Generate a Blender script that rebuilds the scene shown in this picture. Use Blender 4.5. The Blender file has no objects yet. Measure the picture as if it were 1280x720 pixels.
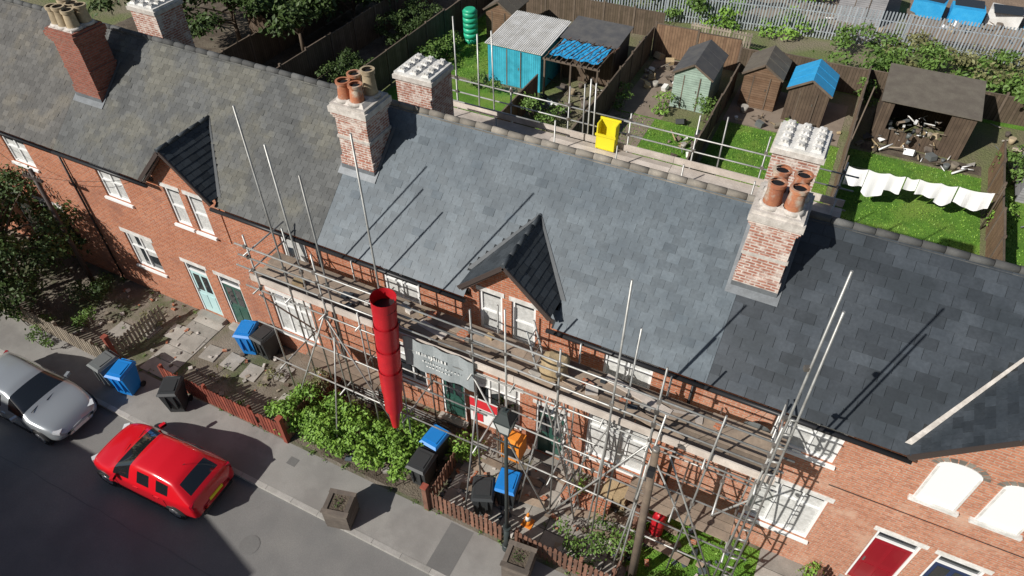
import bpy, math, random
import numpy as np
from mathutils import Vector, Matrix
random.seed(7); np.random.seed(7)
R=random.random
def U(a,b): return a+(b-a)*R()
sc=bpy.context.scene
# ---------------------------------------------------------------- materials
def nn(nt,t,**k):
    n=nt.nodes.new(t)
    for a,b in k.items(): setattr(n,a,b)
    return n
def base(name,rough,metal=0,spec=.5):
    m=bpy.data.materials.new(name);m.use_nodes=True
    nt=m.node_tree;b=nt.nodes['Principled BSDF']
    b.inputs['Roughness'].default_value=rough;b.inputs['Metallic'].default_value=metal
    b.inputs['Specular IOR Level'].default_value=spec
    return m,nt,b
def C(c): return (c[0],c[1],c[2],1)
def noise(nt,vec,scale,detail=3,rough=.6):
    n=nn(nt,'ShaderNodeTexNoise');n.inputs['Scale'].default_value=scale;n.inputs['Detail'].default_value=detail
    n.inputs['Roughness'].default_value=rough
    if vec is not None: nt.links.new(vec,n.inputs['Vector'])
    return n.outputs['Fac']
def mrange(nt,f,a,b,c=0,d=1):
    n=nn(nt,'ShaderNodeMapRange');n.inputs[1].default_value=a;n.inputs[2].default_value=b
    n.inputs[3].default_value=c;n.inputs[4].default_value=d;nt.links.new(f,n.inputs[0]);return n.outputs[0]
def mix(nt,f,a,b,mode='MIX'):
    n=nn(nt,'ShaderNodeMix',data_type='RGBA',blend_type=mode)
    if isinstance(f,(int,float)): n.inputs[0].default_value=f
    else: nt.links.new(f,n.inputs[0])
    for s,i in ((a,6),(b,7)):
        if isinstance(s,tuple): n.inputs[i].default_value=C(s)
        else: nt.links.new(s,n.inputs[i])
    return n.outputs[2]
def math_(nt,op,a,b=None):
    n=nn(nt,'ShaderNodeMath',operation=op)
    for i,s in enumerate((a,b)):
        if s is None: continue
        if isinstance(s,(int,float)): n.inputs[i].default_value=s
        else: nt.links.new(s,n.inputs[i])
    return n.outputs[0]
def rndv(nt,col,rn):
    a=nn(nt,'ShaderNodeAttribute',attribute_name='rnd')
    v=mrange(nt,a.outputs['Fac'],0,1,1-rn,1+rn)
    h=nn(nt,'ShaderNodeHueSaturation');nt.links.new(v,h.inputs['Value']);nt.links.new(col,h.inputs['Color'])
    return h.outputs[0]
def M(name,c1,c2=None,rough=.85,scale=3,bump=0,rn=.15,metal=0,fine=30,lo=.35,hi=.65,spec=.4,coat=0,c3=None,s3=.6,bd=.02,plain=False,l3=.48,h3=.62):
    m,nt,b=base(name,rough,metal,spec)
    if c2 is None: c2=tuple(x*.75 for x in c1)
    if plain:
        col=mix(nt,0.,tuple(c1),tuple(c2));g=None
        if rn: col=rndv(nt,col,rn)
        nt.links.new(col,b.inputs['Base Color'])
    else:
        tc=nn(nt,'ShaderNodeTexCoord').outputs['Object']
        f=mrange(nt,noise(nt,tc,scale),lo,hi)
        col=mix(nt,f,tuple(c1),tuple(c2))
        if c3: col=mix(nt,mrange(nt,noise(nt,tc,s3,4),l3,h3),col,tuple(c3))
        g=noise(nt,tc,fine,2)
        col=mix(nt,mrange(nt,g,.3,.7,.0,.4),col,tuple(x*.5 for x in c1))
        if rn: col=rndv(nt,col,rn)
        nt.links.new(col,b.inputs['Base Color'])
        if bump:
            bp=nn(nt,'ShaderNodeBump');bp.inputs['Strength'].default_value=bump;bp.inputs['Distance'].default_value=bd
            nt.links.new(g,bp.inputs['Height']);nt.links.new(bp.outputs[0],b.inputs['Normal'])
    if coat: b.inputs['Coat Weight'].default_value=coat;b.inputs['Coat Roughness'].default_value=.04
    return m
def Mbrick(name,c1,c2,mort,bw=.225,rh=.075,ms=.012,patch=None,plo=.5,phi=.62,ps=2.5):
    m,nt,b=base(name,.9,0,.25)
    tcn=nn(nt,'ShaderNodeTexCoord');uv=tcn.outputs['UV'];ob=tcn.outputs['Object']
    bt=nn(nt,'ShaderNodeTexBrick');nt.links.new(uv,bt.inputs['Vector'])
    for k,v in (('Scale',1),('Brick Width',bw),('Row Height',rh),('Mortar Size',ms),('Mortar Smooth',.3),('Bias',-.1)): bt.inputs[k].default_value=v
    bt.inputs['Color1'].default_value=C(c1);bt.inputs['Color2'].default_value=C(c2);bt.inputs['Mortar'].default_value=C(mort)
    f=mrange(nt,noise(nt,ob,1.1,4),.3,.75)
    col=mix(nt,math_(nt,'MULTIPLY',f,.5),bt.outputs['Color'],tuple(x*.62 for x in c1),'MIX')
    col=mix(nt,math_(nt,'MULTIPLY',mrange(nt,noise(nt,uv,9,2),.5,.62),.45),col,tuple(x*.45 for x in c1))
    if patch: col=mix(nt,math_(nt,'MULTIPLY',mrange(nt,noise(nt,ob,ps,5),plo,phi),.8),col,tuple(patch))
    nt.links.new(col,b.inputs['Base Color'])
    bp=nn(nt,'ShaderNodeBump');bp.inputs['Strength'].default_value=.6;bp.inputs['Distance'].default_value=.01;bp.invert=True
    nt.links.new(bt.outputs['Fac'],bp.inputs['Height']);nt.links.new(bp.outputs[0],b.inputs['Normal'])
    return m
def Mplank(name,c1,c2,pitch=.12,horiz=False,rough=.85):
    m,nt,b=base(name,rough,0,.3)
    tcn=nn(nt,'ShaderNodeTexCoord')
    s=nn(nt,'ShaderNodeSeparateXYZ');nt.links.new(tcn.outputs['UV'],s.inputs[0])
    q=math_(nt,'DIVIDE',s.outputs[1 if horiz else 0],pitch)
    fr=math_(nt,'FRACT',q);fl=math_(nt,'FLOOR',q)
    wn=nn(nt,'ShaderNodeTexWhiteNoise',noise_dimensions='1D');nt.links.new(fl,wn.inputs['W'])
    g=math_(nt,'LESS_THAN',fr,.1)
    col=mix(nt,wn.outputs['Value'],tuple(c1),tuple(c2))
    col=mix(nt,mrange(nt,noise(nt,tcn.outputs['Object'],2.5),.4,.7,0,.5),col,tuple(x*.5 for x in c1))
    col=mix(nt,g,col,tuple(x*.25 for x in c1))
    nt.links.new(col,b.inputs['Base Color'])
    return m
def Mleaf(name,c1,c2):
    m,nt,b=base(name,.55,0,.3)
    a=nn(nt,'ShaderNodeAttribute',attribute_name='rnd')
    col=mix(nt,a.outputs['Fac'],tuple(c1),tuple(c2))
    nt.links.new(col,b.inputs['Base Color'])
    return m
MT={}
MT['brick']=Mbrick('brick_wall',(.56,.2,.1),(.4,.125,.068),(.43,.34,.27),patch=(.26,.12,.085),plo=.56,phi=.75,ps=.9)
MT['brick2']=Mbrick('brick_wall_pale',(.6,.255,.15),(.46,.175,.105),(.48,.39,.31),patch=(.58,.38,.28),plo=.55,phi=.72,ps=1.3)
MT['chbrick']=Mbrick('chimney_brick',(.47,.2,.14),(.32,.12,.085),(.64,.58,.52),ms=.018,patch=(.68,.62,.56),plo=.48,phi=.66,ps=4)
MT['chbrickred']=Mbrick('chimney_brick_red',(.36,.12,.08),(.24,.08,.055),(.25,.2,.17))
MT['slate_new']=M('slate_new',(.078,.1,.12),(.102,.127,.148),rough=.48,scale=3.5,rn=.14,fine=14,c3=(.135,.163,.185),s3=1.0,l3=.42,h3=.72)
MT['slate_old']=M('slate_old',(.12,.122,.118),(.085,.088,.088),rough=.75,scale=1.2,rn=.2,fine=20,bump=.25,c3=(.14,.135,.112),s3=.8)
MT['slate_old2']=M('slate_old2',(.125,.12,.112),(.092,.089,.084),rough=.8,scale=1.2,rn=.2,fine=20,bump=.25,c3=(.155,.14,.115),s3=.8)
MT['slate_dark']=M('slate_dark',(.042,.051,.062),(.058,.068,.08),rough=.45,scale=1.4,rn=.25,fine=16,c3=(.034,.042,.05),s3=.8)
MT['slate_dormer']=M('slate_dormer',(.04,.048,.056),(.06,.068,.076),rough=.5,scale=1.4,rn=.25,fine=16)
MT['under']=M('roof_underlay',(.03,.033,.036),rough=.95,plain=True)
MT['lead']=M('lead_flashing',(.2,.215,.23),(.15,.16,.17),rough=.5,metal=.2,scale=5)
MT['ridge_tan']=M('ridge_tile_tan',(.28,.25,.21),(.17,.155,.135),rn=.3,scale=4)
MT['ridge_grey']=M('ridge_tile_grey',(.12,.12,.115),(.08,.08,.08),rn=.3,scale=4)
MT['mortar']=M('lime_mortar',(.66,.61,.56),(.45,.41,.37),scale=7,rn=.1)
MT['pot']=M('terracotta_pot',(.5,.2,.1),(.36,.13,.075),rn=.15,scale=6,c3=(.56,.48,.38),s3=3)
MT['potbuff']=M('buff_pot',(.52,.42,.28),(.36,.28,.18),rn=.15,scale=6)
MT['white']=M('white_upvc',(.82,.82,.81),rough=.4,rn=.04,plain=True)
MT['whitecap']=M('white_render',(.8,.78,.75),(.58,.56,.52),rough=.8,rn=.08,scale=5)
MT['curtain']=M('net_curtain',(.68,.68,.66),(.5,.5,.48),rough=.7,coat=.6,scale=9,rn=.12)
MT['glass']=M('window_glass',(.03,.035,.04),rough=.06,rn=.1,spec=.8,coat=.6,plain=True)
MT['dgreen']=M('door_dark_green',(.03,.09,.07),rough=.35,coat=.3,plain=True)
MT['dteal']=M('door_pale_teal',(.42,.6,.6),rough=.4,plain=True)
MT['dmaroon']=M('door_maroon',(.26,.012,.02),rough=.35,coat=.3,plain=True)
MT['dnavy']=M('door_navy',(.02,.035,.09),rough=.35,coat=.3,plain=True)
MT['black']=M('black_plastic',(.018,.018,.02),rough=.45,plain=True)
MT['barge']=M('bargeboard',(.06,.045,.04),rough=.6,plain=True)
MT['galv']=M('galvanised_tube',(.52,.52,.5),(.34,.33,.31),rough=.45,metal=.45,rn=.3,scale=3)
MT['coupler']=M('steel_coupler',(.22,.2,.18),rough=.5,metal=.5,rn=.4,plain=True)
MT['board']=M('scaffold_board',(.36,.28,.21),(.24,.19,.15),rn=.35,scale=2,fine=12)
MT['toe']=M('toe_board',(.62,.55,.49),(.45,.39,.34),rn=.25,scale=2)
MT['red']=M('red_chute_plastic',(.62,.02,.03),(.48,.015,.025),rough=.4,rn=.06,scale=2)
MT['banner']=M('grey_banner',(.36,.39,.4),(.3,.33,.34),rough=.6,rn=.05,scale=2)
MT['signw']=M('sign_white',(.75,.75,.73),rough=.5,rn=0,plain=True)
MT['signr']=M('sign_red',(.6,.03,.04),rough=.5,rn=0,plain=True)
MT['orange']=M('orange_plastic',(.75,.25,.03),rough=.5,rn=.05,plain=True)
MT['yellow']=M('yellow_plastic',(.8,.68,.03),rough=.45,rn=.08,plain=True)
MT['sack']=M('builders_sack',(.45,.34,.2),(.35,.26,.15),rough=.8,scale=6,bump=.4)
MT['asphalt']=M('asphalt',(.215,.208,.2),(.175,.17,.165),rough=.9,scale=.7,fine=50,bump=.3,rn=0,c3=(.25,.24,.225),s3=.22,bd=.01)
MT['pave']=M('pavement_tarmac',(.31,.296,.277),(.255,.243,.228),rough=.9,scale=.9,fine=40,bump=.3,rn=.05,c3=(.22,.208,.196),s3=.7,bd=.01)
MT['patch']=M('tarmac_patch',(.185,.18,.173),(.155,.15,.145),rough=.9,scale=1,fine=45,rn=.05)
MT['kerb']=M('kerb_stone',(.42,.4,.375),(.33,.315,.29),rough=.85,scale=3,rn=.2)
MT['slab']=M('concrete_slab',(.42,.39,.35),(.29,.27,.24),rough=.9,scale=2,rn=.22)
MT['soil']=M('soil',(.13,.1,.075),(.085,.068,.05),rough=.95,scale=2.5,fine=18,bump=.8,rn=0,c3=(.19,.16,.12),s3=.8,bd=.05)
MT['dirtyard']=M('yard_ground',(.25,.215,.175),(.155,.132,.1),rough=.95,scale=1.3,fine=18,bump=.6,rn=0,c3=(.09,.11,.045),s3=.8,bd=.04)
MT['grass']=M('lawn_grass',(.14,.31,.03),(.085,.2,.02),rough=.9,scale=1.3,fine=22,bump=1,rn=0,c3=(.21,.32,.05),s3=.5,bd=.06)
MT['ground']=M('rough_ground',(.15,.19,.06),(.19,.165,.1),rough=.95,scale=.35,fine=9,bump=.8,rn=0,c3=(.24,.2,.145),s3=.22,bd=.08)
MT['patio']=M('patio_ground',(.32,.255,.2),(.24,.19,.15),rough=.9,scale=1.2,rn=.15)
MT['earth']=M('brown_earth',(.32,.23,.165),(.24,.175,.125),rough=.95,scale=1,fine=8,bump=.8,rn=0,bd=.08)
MT['fred']=M('fence_red_stain',(.3,.075,.045),(.2,.05,.035),rn=.3,scale=4)
MT['fbrown']=M('fence_brown',(.24,.12,.08),(.15,.08,.055),rn=.35,scale=4)
MT['fdark']=Mplank('fence_boards_dark',(.1,.075,.05),(.15,.11,.08),.15)
MT['fmid']=Mplank('fence_boards_mid',(.2,.12,.075),(.28,.18,.11),.15)
MT['fgrey']=M('fence_weathered',(.34,.29,.22),(.24,.2,.16),rn=.25,scale=4)
MT['wood']=M('weathered_wood',(.17,.13,.095),(.12,.09,.07),rn=.2,scale=3)
MT['greywood']=M('planter_grey_wood',(.17,.14,.115),(.12,.1,.085),rn=.3,scale=4)
MT['pblue']=Mplank('shed_boards_blue',(.04,.38,.52),(.06,.45,.6),.12)
MT['psage']=Mplank('shed_boards_sage',(.34,.44,.37),(.38,.49,.41),.12,True)
MT['pbrown']=Mplank('shed_boards_brown',(.17,.1,.06),(.22,.14,.09),.12,True)
MT['pdbrown']=Mplank('shed_boards_dark',(.1,.07,.05),(.14,.1,.07),.14)
MT['pgrey']=Mplank('shed_boards_grey',(.3,.3,.31),(.36,.35,.36),.12,True)
MT['felt']=M('roofing_felt',(.085,.085,.09),(.125,.12,.115),rn=.1,scale=2)
MT['felt2']=M('roofing_felt_brown',(.13,.11,.09),(.17,.15,.12),rn=.1,scale=2)
MT['corr']=M('corrugated_white',(.82,.81,.79),(.66,.64,.6),rough=.6,rn=.08,scale=2)
MT['tarp']=M('blue_tarpaulin',(.03,.36,.72),(.05,.42,.78),rough=.45,rn=.1,scale=3)
MT['greentank']=M('green_plastic',(.03,.42,.24),rough=.4,plain=True)
MT['palis']=M('palisade_steel',(.45,.49,.53),rough=.45,metal=.3,rn=.2,plain=True)
MT['sheet']=M('white_linen',(.82,.82,.82),rough=.8,rn=.08,plain=True)
MT['binblue']=M('bin_blue_plastic',(.012,.2,.58),rough=.42,rn=.05,plain=True)
MT['binblk']=M('bin_dark_plastic',(.035,.038,.04),(.05,.053,.055),rough=.5,rn=.05,plain=True)
MT['bingrey']=M('bin_grey_plastic',(.13,.14,.14),rough=.5,rn=.05,plain=True)
MT['lampm']=M('lamp_post_paint',(.04,.05,.05),rough=.45,plain=True)
MT['lampg']=M('lantern_glass',(.5,.52,.5),rough=.15,coat=.5,plain=True)
MT['tyre']=M('tyre',(.02,.02,.02),rough=.8,plain=True)
MT['rim']=M('wheel_rim',(.45,.45,.46),rough=.3,metal=.8,plain=True)
MT['carred']=M('car_paint_red',(.6,.006,.014),rough=.28,rn=0,coat=1,plain=True)
MT['carsil']=M('car_paint_silver',(.44,.47,.49),rough=.28,metal=.5,rn=0,coat=1,plain=True)
MT['carglass']=M('car_glass',(.012,.014,.016),rough=.04,spec=.9,coat=1,rn=0,plain=True)
MT['lightw']=M('headlamp',(.6,.62,.64),rough=.1,coat=1,plain=True)
MT['lightr']=M('tail_lamp',(.3,.0,.01),rough=.15,coat=1,plain=True)
MT['cable']=M('cable_black',(.02,.02,.02),rough=.7,plain=True)
MT['bark']=M('tree_bark',(.12,.09,.065),rough=.9,plain=True)
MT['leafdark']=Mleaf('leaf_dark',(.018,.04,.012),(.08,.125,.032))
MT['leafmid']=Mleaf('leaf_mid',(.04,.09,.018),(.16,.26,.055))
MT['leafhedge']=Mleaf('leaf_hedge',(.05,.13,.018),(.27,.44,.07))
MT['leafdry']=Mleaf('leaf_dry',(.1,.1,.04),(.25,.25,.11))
# ---------------------------------------------------------------- mesh builder
class MB:
    def __init__(s): s.v=[];s.f=[];s.m=[];s.s=[];s.r=[];s.mats=[]
    def mi(s,m):
        if m not in s.mats: s.mats.append(m)
        return s.mats.index(m)
    def face(s,idx,m,sm=False,r=None): s.f.append(tuple(idx));s.m.append(s.mi(m));s.s.append(sm);s.r.append(R() if r is None else r)
    def poly(s,pts,m,r=None):
        b=len(s.v);s.v+= [tuple(p) for p in pts];s.face(range(b,b+len(pts)),m,False,r)
    def hexa(s,p,m):
        b=len(s.v);s.v+=[tuple(q) for q in p];r=R()
        for f in ((3,2,1,0),(4,5,6,7),(0,1,5,4),(1,2,6,5),(2,3,7,6),(3,0,4,7)): s.face([b+i for i in f],m,False,r)
    def box(s,x0,x1,y0,y1,z0,z1,m,tx=0,ty=0):
        s.hexa([(x0,y0,z0),(x1,y0,z0),(x1,y1,z0),(x0,y1,z0),(x0+tx,y0+ty,z1),(x1-tx,y0+ty,z1),(x1-tx,y1-ty,z1),(x0+tx,y1-ty,z1)],m)
    def obox(s,c,sz,m,rz=0,rx=0,ry=0):
        M_=Matrix.Translation(c)@Matrix.Rotation(rz,4,'Z')@Matrix.Rotation(ry,4,'Y')@Matrix.Rotation(rx,4,'X')
        a,b_,c_=[q/2 for q in sz]
        s.hexa([M_@Vector(q) for q in ((-a,-b_,-c_),(a,-b_,-c_),(a,b_,-c_),(-a,b_,-c_),(-a,-b_,c_),(a,-b_,c_),(a,b_,c_),(-a,b_,c_))],m)
    def cyl(s,p,q,r,r2=None,n=8,m=None,caps=True,sm=True):
        p=Vector(p);q=Vector(q);r2=r if r2 is None else r2
        d=(q-p)
        if d.length<1e-6:return
        d.normalize();a=d.orthogonal().normalized();b_=d.cross(a);b=len(s.v);rr=R()
        for k in range(n):
            t=2*math.pi*k/n;w=a*math.cos(t)+b_*math.sin(t)
            s.v.append(tuple(p+w*r));s.v.append(tuple(q+w*r2))
        for k in range(n):
            j=(k+1)%n;s.face((b+2*k,b+2*j,b+2*j+1,b+2*k+1),m,sm,rr)
        if caps:
            s.face([b+2*k for k in range(n)][::-1],m,False,rr);s.face([b+2*k+1 for k in range(n)],m,False,rr)
    def beam(s,p,q,w,h,m):
        p=Vector(p);q=Vector(q);d=(q-p).normalized();a=d.cross(Vector((0,0,1)))
        if a.length<.01:a=Vector((1,0,0))
        a.normalize();b_=a.cross(d);a*=w/2;b_*=h/2
        s.hexa([p-a-b_,p+a-b_,q+a-b_,q-a-b_,p-a+b_,p+a+b_,q+a+b_,q-a+b_],m)
    def build(s,name,parent=None,sub=0):
        me=bpy.data.meshes.new(name);me.from_pydata(s.v,[],s.f)
        for m in s.mats: me.materials.append(MT[m])
        me.polygons.foreach_set('material_index',s.m);me.polygons.foreach_set('use_smooth',s.s)
        at=me.attributes.new('rnd','FLOAT','FACE');at.data.foreach_set('value',s.r)
        uv=me.uv_layers.new(name='UVMap');buf=np.zeros(len(me.loops)*2,dtype=np.float32);k=0
        for f in s.f:
            P=[s.v[i] for i in f]
            nx=ny=nz=0
            for i in range(len(P)):
                a=P[i];b=P[(i+1)%len(P)]
                nx+=(a[1]-b[1])*(a[2]+b[2]);ny+=(a[2]-b[2])*(a[0]+b[0]);nz+=(a[0]-b[0])*(a[1]+b[1])
            l=math.sqrt(nx*nx+ny*ny+nz*nz) or 1;nx/=l;ny/=l;nz/=l
            h=math.hypot(nx,ny)
            if h<.05:
                for p in P: buf[k]=p[0];buf[k+1]=p[1];k+=2
            else:
                hx=-ny/h;hy=nx/h
                vx=-nz*hy;vy=nz*hx;vz=nx*hy-ny*hx
                for p in P: buf[k]=p[0]*hx+p[1]*hy;buf[k+1]=p[0]*vx+p[1]*vy+p[2]*vz;k+=2
        me.uv_layers[0].data.foreach_set('uv',buf)
        me.update();o=bpy.data.objects.new(name,me);sc.collection.objects.link(o)
        if parent: o.parent=parent
        if sub:
            q=o.modifiers.new('s','SUBSURF');q.levels=sub;q.render_levels=sub
        return o
def emp(name,loc=(0,0,0),rz=0):
    e=bpy.data.objects.new(name,None);e.empty_display_size=.3;e.location=loc;e.rotation_euler=(0,0,rz);sc.collection.objects.link(e);return e
def leafmesh(name,cl,mat,size,parent=None):
    P=[];Nn=[];RR=[]
    for (x,y,z,rx,ry,rz,n) in cl:
        n=max(n,3)
        d=np.random.normal(size=(n,3));d/=np.linalg.norm(d,axis=1)[:,None]
        d[:,2]=np.where(d[:,2]<-.3,-d[:,2]*.5,d[:,2])
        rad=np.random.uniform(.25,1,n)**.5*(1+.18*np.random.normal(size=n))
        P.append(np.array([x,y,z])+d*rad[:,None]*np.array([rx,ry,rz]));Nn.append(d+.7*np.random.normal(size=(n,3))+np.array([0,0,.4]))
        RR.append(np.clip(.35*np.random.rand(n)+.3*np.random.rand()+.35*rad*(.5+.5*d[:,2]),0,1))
    P=np.concatenate(P);Nn=np.concatenate(Nn);RR=np.concatenate(RR)
    ok=P[:,2]>.0;P=P[ok];Nn=Nn[ok];RR=RR[ok];n=len(P)
    Nn/=np.linalg.norm(Nn,axis=1)[:,None]
    a=np.cross(Nn,np.random.normal(size=(n,3)));a/=np.linalg.norm(a,axis=1)[:,None];b=np.cross(Nn,a)
    s=(size*np.random.uniform(.6,1.3,n))[:,None]
    V=np.stack([P-a*s,P-b*s*.5+Nn*s*.15,P+a*s,P+b*s*.5],axis=1).reshape(-1,3)
    me=bpy.data.meshes.new(name);F=np.arange(4*n).reshape(-1,4)
    me.from_pydata(V.tolist(),[],F.tolist());me.materials.append(MT[mat])
    at=me.attributes.new('rnd','FLOAT','FACE');at.data.foreach_set('value',RR.astype(np.float32))
    o=bpy.data.objects.new(name,me);sc.collection.objects.link(o)
    if parent:o.parent=parent
    return o
def bush(name,x,y,w,d,h,mat='leafmid',dens=1,size=.05,z0=0):
    e=emp(name);cl=[];k=max(4,int(w*d*h*4))
    mb=MB()
    for i in range(k):
        r=U(.25,.45)*min(1,h);px=x+U(-.5,.5)*w*.85;py=y+U(-.5,.5)*d*.85;pz=z0+U(.15,.9)*h
        cl.append((px,py,pz,r,r,r*.8,int(190*dens*(r/.35)**2*(.05/size)**1.2)))
        if i<12: mb.cyl((x+(px-x)*.4,y+(py-y)*.4,z0-.02),(px,py,pz),.015,.006,5,'bark')
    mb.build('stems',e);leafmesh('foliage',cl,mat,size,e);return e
def tree(name,x,y,h,cr,mat='leafdark',n=26,size=.09,leaves=260,z0=0,lo=.38):
    e=emp(name);mb=MB();cl=[]
    top=Vector((x+U(-.2,.2),y+U(-.2,.2),z0+h*.6));mb.cyl((x,y,z0-.1),(x,y,z0+h*.25),.05*h*.5,.035*h*.5,9,'bark');mb.cyl((x,y,z0+h*.25),top,.035*h*.5,.04,8,'bark')
    for i in range(n):
        a=U(0,6.28);rr=cr*math.sqrt(U(.05,1));zz=z0+h*U(lo,1)*(1-.28*(rr/cr)**2)
        p=Vector((x+rr*math.cos(a),y+rr*math.sin(a),zz))
        s=Vector((x,y,z0+h*U(.2,.55)));mid=(s+p)/2+Vector((0,0,.1*h*.3))
        mb.cyl(s,mid,.05,.03,6,'bark',False);mb.cyl(mid,p,.03,.01,5,'bark',False)
        r=cr*U(.22,.42);cl.append((p.x,p.y,p.z,r,r,r*.75,leaves))
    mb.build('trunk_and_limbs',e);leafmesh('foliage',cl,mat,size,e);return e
# ---------------------------------------------------------------- houses
YE=10.35;ZE=5.9;TP=.84;CP=.7657;SP=.6432;YR=13.6;ZR=8.63;YW=10.6;YB=16.6;YEB=16.85
def rz_(y): return ZE+TP*(y-YE)
def slates(mb,O,Uv,Vv,Nv,poly,mat,w,g,th,gap,jit=.0):
    O=Vector(O);Uv=Vector(Uv);Vv=Vector(Vv);Nv=Vector(Nv)
    ss=[p[0] for p in poly];ts=[p[1] for p in poly];s0,s1,t0,t1=min(ss),max(ss),min(ts),max(ts)
    def inside(a,b):
        c=False;j=len(poly)-1
        for i in range(len(poly)):
            xi,yi=poly[i];xj,yj=poly[j]
            if ((yi>b)!=(yj>b)) and (a<(xj-xi)*(b-yi)/(yj-yi)+xi): c=not c
            j=i
        return c
    row=0;t=t0
    while t<t1-.02:
        te=min(t+g,t1);s=s0-(w/2 if row%2 else 0)
        while s<s1-.01:
            a=max(s,s0);b=min(s+w,s1)
            if b-a>.03 and inside((a+b)/2,(t+te)/2):
                j=U(-jit,jit);k=th*U(.8,1.25)+(U(0,.012) if jit and R()<.08 else 0)
                q=te+.02
                p0=O+Uv*(a+gap/2)+Vv*(t+j);p1=O+Uv*(b-gap/2)+Vv*(t+j+U(-jit,jit)*.5);p2=O+Uv*(b-gap/2)+Vv*q;p3=O+Uv*(a+gap/2)+Vv*q
                i=len(mb.v);mb.v+=[tuple(p0+Nv*k),tuple(p1+Nv*k),tuple(p2+Nv*.001),tuple(p3+Nv*.001),tuple(p0-Nv*.002),tuple(p1-Nv*.002)]
                r=R();mb.face((i,i+1,i+2,i+3),mat,False,r);mb.face((i+4,i+5,i+1,i),mat,False,r)
                mb.face((i+4,i,i+3),mat,False,r);mb.face((i+1,i+5,i+2),mat,False,r)
            s+=w
        t+=g;row+=1
def wall(mb,x0,x1,z0,z1,y,holes,mat,dep=.11):
    xs=sorted(set([x0,x1]+[h[0] for h in holes]+[h[1] for h in holes]));zs=sorted(set([z0,z1]+[h[2] for h in holes]+[h[3] for h in holes]))
    for i in range(len(xs)-1):
        for j in range(len(zs)-1):
            cx=(xs[i]+xs[i+1])/2;cz=(zs[j]+zs[j+1])/2
            if any(h[0]<cx<h[1] and h[2]<cz<h[3] for h in holes): continue
            mb.poly([(xs[i],y,zs[j]),(xs[i+1],y,zs[j]),(xs[i+1],y,zs[j+1]),(xs[i],y,zs[j+1])],mat)
    for h in holes:
        a,b,c,d=h
        mb.poly([(a,y,c),(a,y+dep,c),(a,y+dep,d),(a,y,d)],mat);mb.poly([(b,y,c),(b,y,d),(b,y+dep,d),(b,y+dep,c)],mat)
        mb.poly([(a,y,d),(a,y+dep,d),(b,y+dep,d),(b,y,d)],mat);mb.poly([(a,y,c),(b,y,c),(b,y+dep,c),(a,y+dep,c)],mat)
def window(mb,a,b,c,d,y,cols=2,tran=.0,curt=True,lint='white',sill=True,fw=.07,full=False):
    yf=y+.05;yb=y+.108
    mb.box(a,b,yf,yb,c,c+fw,'white');mb.box(a,b,yf,yb,d-fw,d,'white')
    mb.box(a,a+fw,yf,yb,c+fw,d-fw,'white');mb.box(b-fw,b,yf,yb,c+fw,d-fw,'white')
    for i in range(1,cols):
        x=a+(b-a)*i/cols;mb.box(x-fw*.4,x+fw*.4,yf+.003,yb,c+fw,d-fw,'white')
    if tran: mb.box(a+fw,b-fw,yf+.006,yb,c+(d-c)*tran-.025,c+(d-c)*tran+.025,'white')
    mb.poly([(a,yb-.012,c),(b,yb-.012,c),(b,yb-.012,d),(a,yb-.012,d)],'glass')
    if curt:
        for i in range(cols):
            xa=a+fw+(b-a-2*fw)*i/cols;w=(b-a-2*fw)/cols
            if full: mb.poly([(xa,yb-.016,c+fw),(xa+w,yb-.016,c+fw),(xa+w,yb-.016,d-fw-.12),(xa,yb-.016,d-fw-.12)],'curtain')
            elif R()<.6: mb.poly([(xa,yb-.016,c+fw),(xa+w*U(.3,1),yb-.016,c+fw),(xa+w*U(.3,.9),yb-.016,d-fw),(xa,yb-.016,d-fw)],'curtain')
            else: mb.poly([(xa,yb-.016,d-fw-(d-c)*U(.2,.6)),(xa+w,yb-.016,d-fw-(d-c)*U(.2,.6)),(xa+w,yb-.016,d-fw),(xa,yb-.016,d-fw)],'curtain')
    if sill: mb.box(a-.08,b+.08,y-.07,y+.05,c-.09,c-.002,'white')
    if lint=='white': mb.box(a-.1,b+.1,y-.015,y+.02,d+.002,d+.17,'whitecap')
def archpanel(mb,a,b,c,d,y):
    n=10;pts=[(a,c),(b,c)];r=(b-a)/2;h=.22;zc=d-h
    for k in range(n+1):
        t=math.pi*k/n;pts.append((a+r+r*math.cos(t),zc+h*math.sin(t)))
    yf=y-.03
    mb.poly([(x,yf,z) for x,z in pts],'white',.5)
    for i in range(len(pts)):
        p=pts[i];q=pts[(i+1)%len(pts)];mb.poly([(p[0],yf,p[1]),(p[0],y+.02,p[1]),(q[0],y+.02,q[1]),(q[0],yf,q[1])],'white')
    mb.box(a-.07,b+.07,y-.09,y+.01,c-.1,c-.002,'whitecap')
    for fx in (a+.03,b-.03): mb.box(fx-.02,fx+.02,yf-.012,yf-.001,c+.02,zc,'whitecap')
    for k in range(n):
        t0=math.pi*k/n;t1=math.pi*(k+1)/n
        P=lambda t,e: (a+r+(r+e)*math.cos(t),y-.012,zc+(h+e)*math.sin(t))
        mb.poly([P(t0,.0),P(t0,.13),P(t1-.05,.13),P(t1-.05,.0)],'ridge_tan')
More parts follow.
